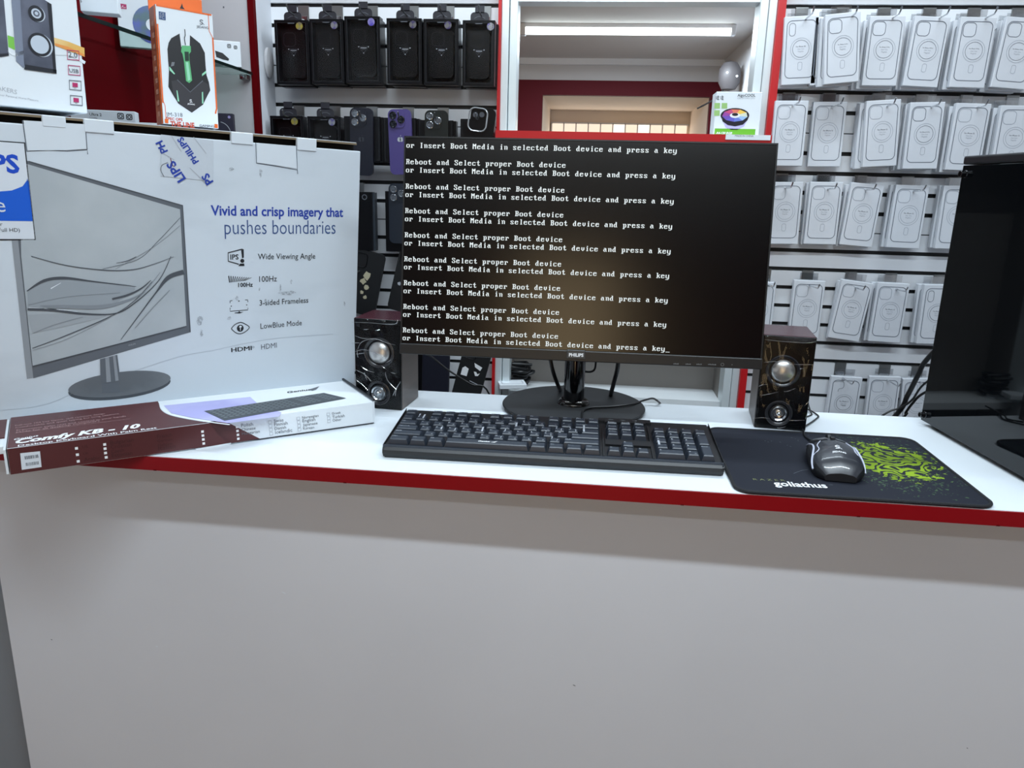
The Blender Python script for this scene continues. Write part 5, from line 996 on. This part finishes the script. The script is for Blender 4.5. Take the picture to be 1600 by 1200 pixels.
for i, (x0, y0, x1, y1, hol) in enumerate(l2):
    a, b = at_y(*ZL(x0, y0), YB), at_y(*ZL(x1, y1), YB); top = (a + b) / 2; W = (b - a).length
    if hol: dark_box('black windowed phone case box in the second row, ' + d2[i], frame(top), W, top.z - zb2, 0.028, hol, 'black case boxes in the second row', sticker=(0.74, -0.012))
    else:
        t = thing('phone_case_box', 'black box in the second row, ' + d2[i], 'box', frame(top), 'black case boxes in the second row')
        mb = MB().box(-W / 2, W / 2, 0, 0.028, zb2 - top.z, 0, BKC, 0.001, 1); mb.box(W / 2, W / 2 + 0.006, 0.006, 0.028, zb2 - top.z, -0.001, BKC); mb.line([(-W / 2 + 0.004, -0.004), (W / 2 - 0.004, -0.004), (W / 2 - 0.004, zb2 - top.z + 0.004), (-W / 2 + 0.004, zb2 - top.z + 0.004)], 0.0007, fo, EDGEF, True); mb.build('carton', t)
    dark_hook(top.x + 0.004, ZG[5], 'metal hook over the %s black box in the second row' % ORD[i])
for (x0, x1, y, mat, lens, logo, lab, roll) in ((634, 772, 640, pm('dummy_midnight', (20, 22, 34), 0.3), LENS2, pm('dummy_logo_dark', (52, 54, 62), 0.3), 'midnight black phone dummy with a bright lens, third item of the second row', 0.02), (859, 997, 648, pm('dummy_purple', (72, 62, 118), 0.35), LENS, INKL, 'purple phone dummy with three dark lenses in the second row', -0.03), (1080, 1220, 655, pm('dummy_green', (18, 24, 24), 0.3), LENS2, pm('dummy_logo_two', (70, 72, 74), 0.3), 'dark green phone dummy in the second row, cut off by the monitor', 0.0)):
    a, b = at_y(*ZL(x0, y), YB - 0.0095), at_y(*ZL(x1, y + 3), YB - 0.0095); phone(lab, frame((a + b) / 2, 0.0, roll), (b - a).length, 0.152 if x0 < 700 else 0.146, mat, lens, logo)
a = at_y(*ZL(1396, 712), YB - 0.012); t = thing('clear_lens_frame', 'clear rounded lens frame on the black box nearest the red frame', 'phone case', frame(a, 0, 0.12), None)
rr = rrect(-0.021, 0.021, -0.025, 0.025, 0.013); MB().tube([(p, 0, q) for p, q in rr + [rr[0]]], 0.0018, pm('clear_frame', (170, 172, 174), 0.15, 0.4), 8, False).build('lens_ring', t)
mb = MB(); mb.prism(rrect(-0.018, 0.040, -0.10, 0.027, 0.012), lambda p, q: (p, 0.003, q), lambda p, q: (p, 0.0105, q), BKC); [mb.lathe([(0.006, 0), (0.006, 0.002), (0.0001, 0.002)], LENS2, 16, Matrix.Translation((x, 0.003, z)) @ Matrix.Rotation(pi / 2, 4, 'X')) for x, z in ((-0.007, 0.010), (0.008, 0.012))]; mb.build('case_back', t)
# third row
ZM = lambda x, y: (540 + x * 0.1835, 270 + y * 0.1833)
zb3 = at_y(*ZM(190, 665), YB).z
for x0, x1, y, lab, kk in ((-150, 222, 160, 'black case box in the third row, with a pale round mark', 0), (335, 700, 160, 'dark grey case box in the third row at the monitor edge', 1), (725, 1080, 160, 'black case box in the third row hidden behind the monitor', 2)):
    if kk == 2: continue
    a, b = at_y(*ZM(x0, y), YB), at_y(*ZM(x1, y), YB); top = (a + b) / 2; W = (b - a).length
    t = thing('phone_case_box', lab, 'box', frame(top), 'black case boxes in the third row'); mb = MB().box(-W / 2, W / 2, 0, 0.028, zb3 - top.z, 0, BKC, 0.001, 1); mb.box(W / 2, W / 2 + 0.005, 0.006, 0.028, zb3 - top.z, -0.001, pm('slate_card', (46, 52, 60), 0.4))
    if kk == 0: mb.ring(W / 2 - 0.018, -0.012, 0.0055, 0.002, fo, INKG, 18)
    mb.build('carton', t)
    dark_hook(top.x, ZG[9], 'metal hook over the %s box in the third row' % ['left', 'right', ''][kk])
a, b = at_y(*ZM(365, 92), YB - 0.0095), at_y(*ZM(700, 95), YB - 0.0095); t = phone('slate phone dummy with a lens cluster at the left edge of the monitor, third row', frame((a + b) / 2), (b - a).length, 0.14, pm('dummy_slate', (30, 36, 46), 0.35), LENS2, INKG); t['group'] = 'phone dummies in the third row'
mb = MB()
# fourth row: tilted black cases with a pale printed figure
def soft_case(lab, cpx, ang, W, H, prints, Y, grp, tagm=None):
    c = at_y(*cpx, Y); t = thing('phone_case', lab, 'phone case', frame(c, 0.0, ang), grp); mb = MB(); f3 = front(0.0003)
    mb.prism(rrect(-W / 2, W / 2, -H / 2, H / 2, 0.012), lambda a, b: (a, 0, b), lambda a, b: (a, 0.010, b), pm('soft_black', (14, 15, 18), 0.55))
    for pts, m in prints: mb.flat(pts, f3, m)
    mb.build('shell', t)
    rr = rrect(-W / 2 + 0.006, -W / 2 + 0.036, H / 2 - 0.042, H / 2 - 0.008, 0.008); MB().tube([(a, -0.0003, b) for a, b in rr + [rr[0]]], 0.0011, BKC, 6, False).build('lens_rim', t)
    if tagm: MB().flat([(0, 0), (0.016, 0), (0.016, 0.02), (0.006, 0.024), (0, 0.018)], lambda a, b: (a - W * 0.36, -0.0035, b - 0.012), INKW).build('price_tag', t)
    return t
GOLD = pm('pale_gold_print', (186, 178, 150), 0.5)
rnd = random.Random(31)
def blob(cx, cy, r, n=9, k=0.45): return [(cx + r * rnd.uniform(1 - k, 1) * cos(2 * pi * i / n), cy + r * rnd.uniform(1 - k, 1) * sin(2 * pi * i / n)) for i in range(n)]
fig = [(blob(0.004, 0.020, 0.013), GOLD), (blob(-0.004, 0.004, 0.009), GOLD), (blob(0.006, -0.008, 0.008), GOLD), (blob(-0.002, -0.024, 0.006), GOLD), (blob(0.008, -0.034, 0.006), GOLD)]
soft_case('black soft phone case with pale gold print, tilted beside the big white carton', ZM(160, 940), 0.21, 0.078, 0.158, fig, YB, 'soft cases in the fourth row')
fig2 = [(blob(-0.022, -0.012, 0.006), INKL), (blob(-0.012, -0.010, 0.006), INKL), (blob(-0.02, 0.02, 0.004), INKL)]
soft_case('black soft phone case tilted at the left edge of the monitor', (639, 440), 0.24, 0.078, 0.158, fig2, YB, 'soft cases in the fourth row')
for px, lab in ((575, 'metal hook over the left tilted black case'), (645, 'metal hook over the tilted black case at the monitor edge')): dark_hook(at_y(px, 405, YW).x, ZG[13] + 0.0, lab)
# fifth row, seen under the monitor
ZN = lambda x, y: (630 + x * 0.10625, 545 + y * 0.10626)
fig3 = [([(0.0, 0.018), (0.022, 0.012), (0.019, 0.002), (0.004, 0.008)], INKW), ([(0.004, -0.004), (0.010, -0.014), (0.017, -0.012), (0.020, -0.004), (0.014, -0.008), (0.010, -0.003)], INKW), ([(0.0, -0.029), (0.022, -0.033), (0.022, -0.035), (0.0, -0.031)], INKL)]
c = ZN(1010, 350); soft_case('black phone case with white print and price tag next to the red frame', c, 0.25, 0.072, 0.150, [([(a, b + 0.008) for a, b in p], m) for p, m in fig3], YB, 'dark cases in the fifth row', True)
NV = pm('navy_cloth_case', (16, 18, 34), 0.5)
for (x0, x1, y0, y1, lab, m_, ang) in ((60, 330, 40, 640, 'black wallet case hanging lowest behind the left speaker', BKC, 0.0), (290, 690, 30, 640, 'navy wallet case hanging under the left corner of the monitor', NV, 0.03)):
    a, b = at_y(*ZN(x0, y0), YB + 0.02 * (x0 < 100)), at_y(*ZN(x1, y1), YB + 0.02 * (x0 < 100)); t = thing('wallet_case', lab, 'phone case', frame(Vector(((a.x + b.x) / 2, a.y, (a.z + 0.06))), 0, ang), 'dark cases in the fifth row'); W = b.x - a.x; H = a.z + 0.06 - b.z + 0.03
    MB().box(-W / 2, W / 2, 0, 0.016, -H, 0, m_, 0.004, 3).build('cover', t)
    dark_hook((a.x + b.x) / 2, ZG[16], 'metal hook over the ' + lab.split(' hanging')[0])

# ================================================================== FAN CARTON AND BITS AT THE WINDOW
p = at_y(1113.5, 216, 1.83); fm2 = frame(Vector((p.x, 1.83, 1.4818)), 0.0); ff2 = Face(fm2)
W = ff2(1185, 214)[0]; H = ff2(1117, 143)[1]
t = thing('fan_carton', 'white cooler fan carton with green stripe standing on the red window sill', 'carton', fm2); mb = MB().box(0, W, 0, 0.055, 0, H, CARD, 0.001, 1)
ZH = lambda pts: ff2.poly([(1100 + a * 0.1417, 60 + b * 0.1417) for a, b in pts])
GRS = pm('green_stripe', (104, 176, 44), 0.4); GRT = pm('green_tile', (150, 190, 116), 0.4)
z0 = ZH([(85, 1068)])[0]; z1 = ZH([(538, 1000)])[0]; mb.flat([(0.003, z0[1]), (W - 0.008, z0[1]), (W - 0.008, z1[1]), (0.003, z1[1])], fo, GRS); mb.text('A4-120 RGB', (0.006, z0[1] + 0.003), (0.042, z0[1] + 0.003), fo2, INKW, shear=0.3, bold=0.03)
for a, b in ((115, 712), (195, 712), (112, 792)): mb.flat(ZH([(a, b), (a + 62, b), (a + 60, b + 62), (a - 2, b + 62)]), fo, GRT)
mb.text('AigoCOOL', *ZH([(368, 642), (566, 642)]), fo, INKG, bold=0.02); mb.text('120MM FAN CPU', *ZH([(368, 668), (560, 668)]), fo, INKL)
for a in (128, 176):
    for l in (((0, 650), (10, 640)), ((4, 672), (14, 652)), ((14, 640), (40, 640)), ((27, 630), (27, 680)), ((16, 656), (40, 656)), ((14, 672), (40, 676))): mb.line(ZH([(a + q[0], q[1]) for q in l]), 0.0012, fo, INKG)
c0 = ZH([(340, 850)])[0]; c1 = ZH([(498, 850)])[0]; R = c1[0] - c0[0]; RB = pm('fan_black', (34, 32, 44), 0.3)
mb.flat(ZH([(195, 880), (240, 985), (300, 1008), (370, 1008), (440, 970), (488, 880)]), fo, pm('fan_base_lilac', (186, 180, 224), 0.4)); mb.flat(ZH([(188, 850), (205, 915), (260, 955), (340, 970), (430, 950), (480, 900), (498, 850)]), fo2, RB); mb.disc(c0[0], c0[1], R, R * 0.50, front(0.0008), RB)
cols = [(238, 196, 84), (226, 120, 96), (196, 74, 122), (150, 66, 156), (108, 76, 176), (96, 92, 190), (104, 124, 206), (150, 186, 224), (214, 220, 200)]
for i, cc in enumerate(cols):
    a0, a1 = 0.5 + i * 2 * pi / 9, 0.5 + (i + 1) * 2 * pi / 9; mb.flat([(c0[0] + R * 0.9 * cos(a0), c0[1] + R * 0.43 * sin(a0)), (c0[0] + R * 0.9 * cos(a1), c0[1] + R * 0.43 * sin(a1)), (c0[0] + R * 0.34 * cos(a1), c0[1] + R * 0.16 * sin(a1)), (c0[0] + R * 0.34 * cos(a0), c0[1] + R * 0.16 * sin(a0))], front(0.0011), pm('fan_hue_%d' % i, cc, 0.4))
mb.disc(c0[0], c0[1], R * 0.36, R * 0.17, front(0.0013), INKW); mb.disc(c0[0], c0[1] + 0.002, R * 0.22, R * 0.10, front(0.0016), RB)
mb.build('carton', t)
p0_, p1_ = at_y(1133, 221, 1.797), at_y(1203, 221, 1.797)
sl_ = MB().box(p0_.x, p1_.x, 1.7945, 1.7968, 1.4705, 1.4812, CARD); sl_.text('MADE IN CHINA', (p0_.x + 0.02, 1.477), (p0_.x + 0.06, 1.477), lambda a, b: (a, 1.7942, b), INKG); tag(sl_.build('price_strip'), 'white strip on the red sill below the fan carton', 'label')
# things on the niche shelf, seen under the monitor
c = at_y(800, 580, 1.955); t = thing('cable_bundle', 'tangle of dark cable with white paper wrap on the niche shelf left of the stand', 'cable', Vector((c.x, 1.955, 0.8405))); rnd = random.Random(8)
pts = []
for k in range(46):
    a = k * 0.83; r = 0.022 + 0.018 * rnd.random(); pts.append((r * 1.5 * cos(a), r * 0.9 * sin(a), 0.008 + 0.0013 * k + 0.004 * sin(3 * a)))
MB().tube(smooth_path(pts, 5), 0.0042, CABLE, 8).build('coil', t)
MB().prism(rrect(-0.03, 0.035, -0.02, 0.02, 0.006), lambda a, b: (a, b, 0.0002), lambda a, b: (a, b, 0.003 + 0.02 * abs(a)), CARD).build('paper_wrap', t)
c = at_y(800, 617, 1.86); t = thing('small_white_box', 'small open white box with pale tray behind the counter near the red frame', 'box', frame(Vector((c.x - 0.03, 1.84, 0.86)), 0.25)); mb = MB().box(0, 0.07, 0, 0.05, 0, 0.012, CARD, 0.001, 1); mb.line(rrect(0.008, 0.062, 0.008, 0.042, 0.004), 0.002, lambda a, b: (a, b, 0.0123), INKL, True); mb.build('carton', t)
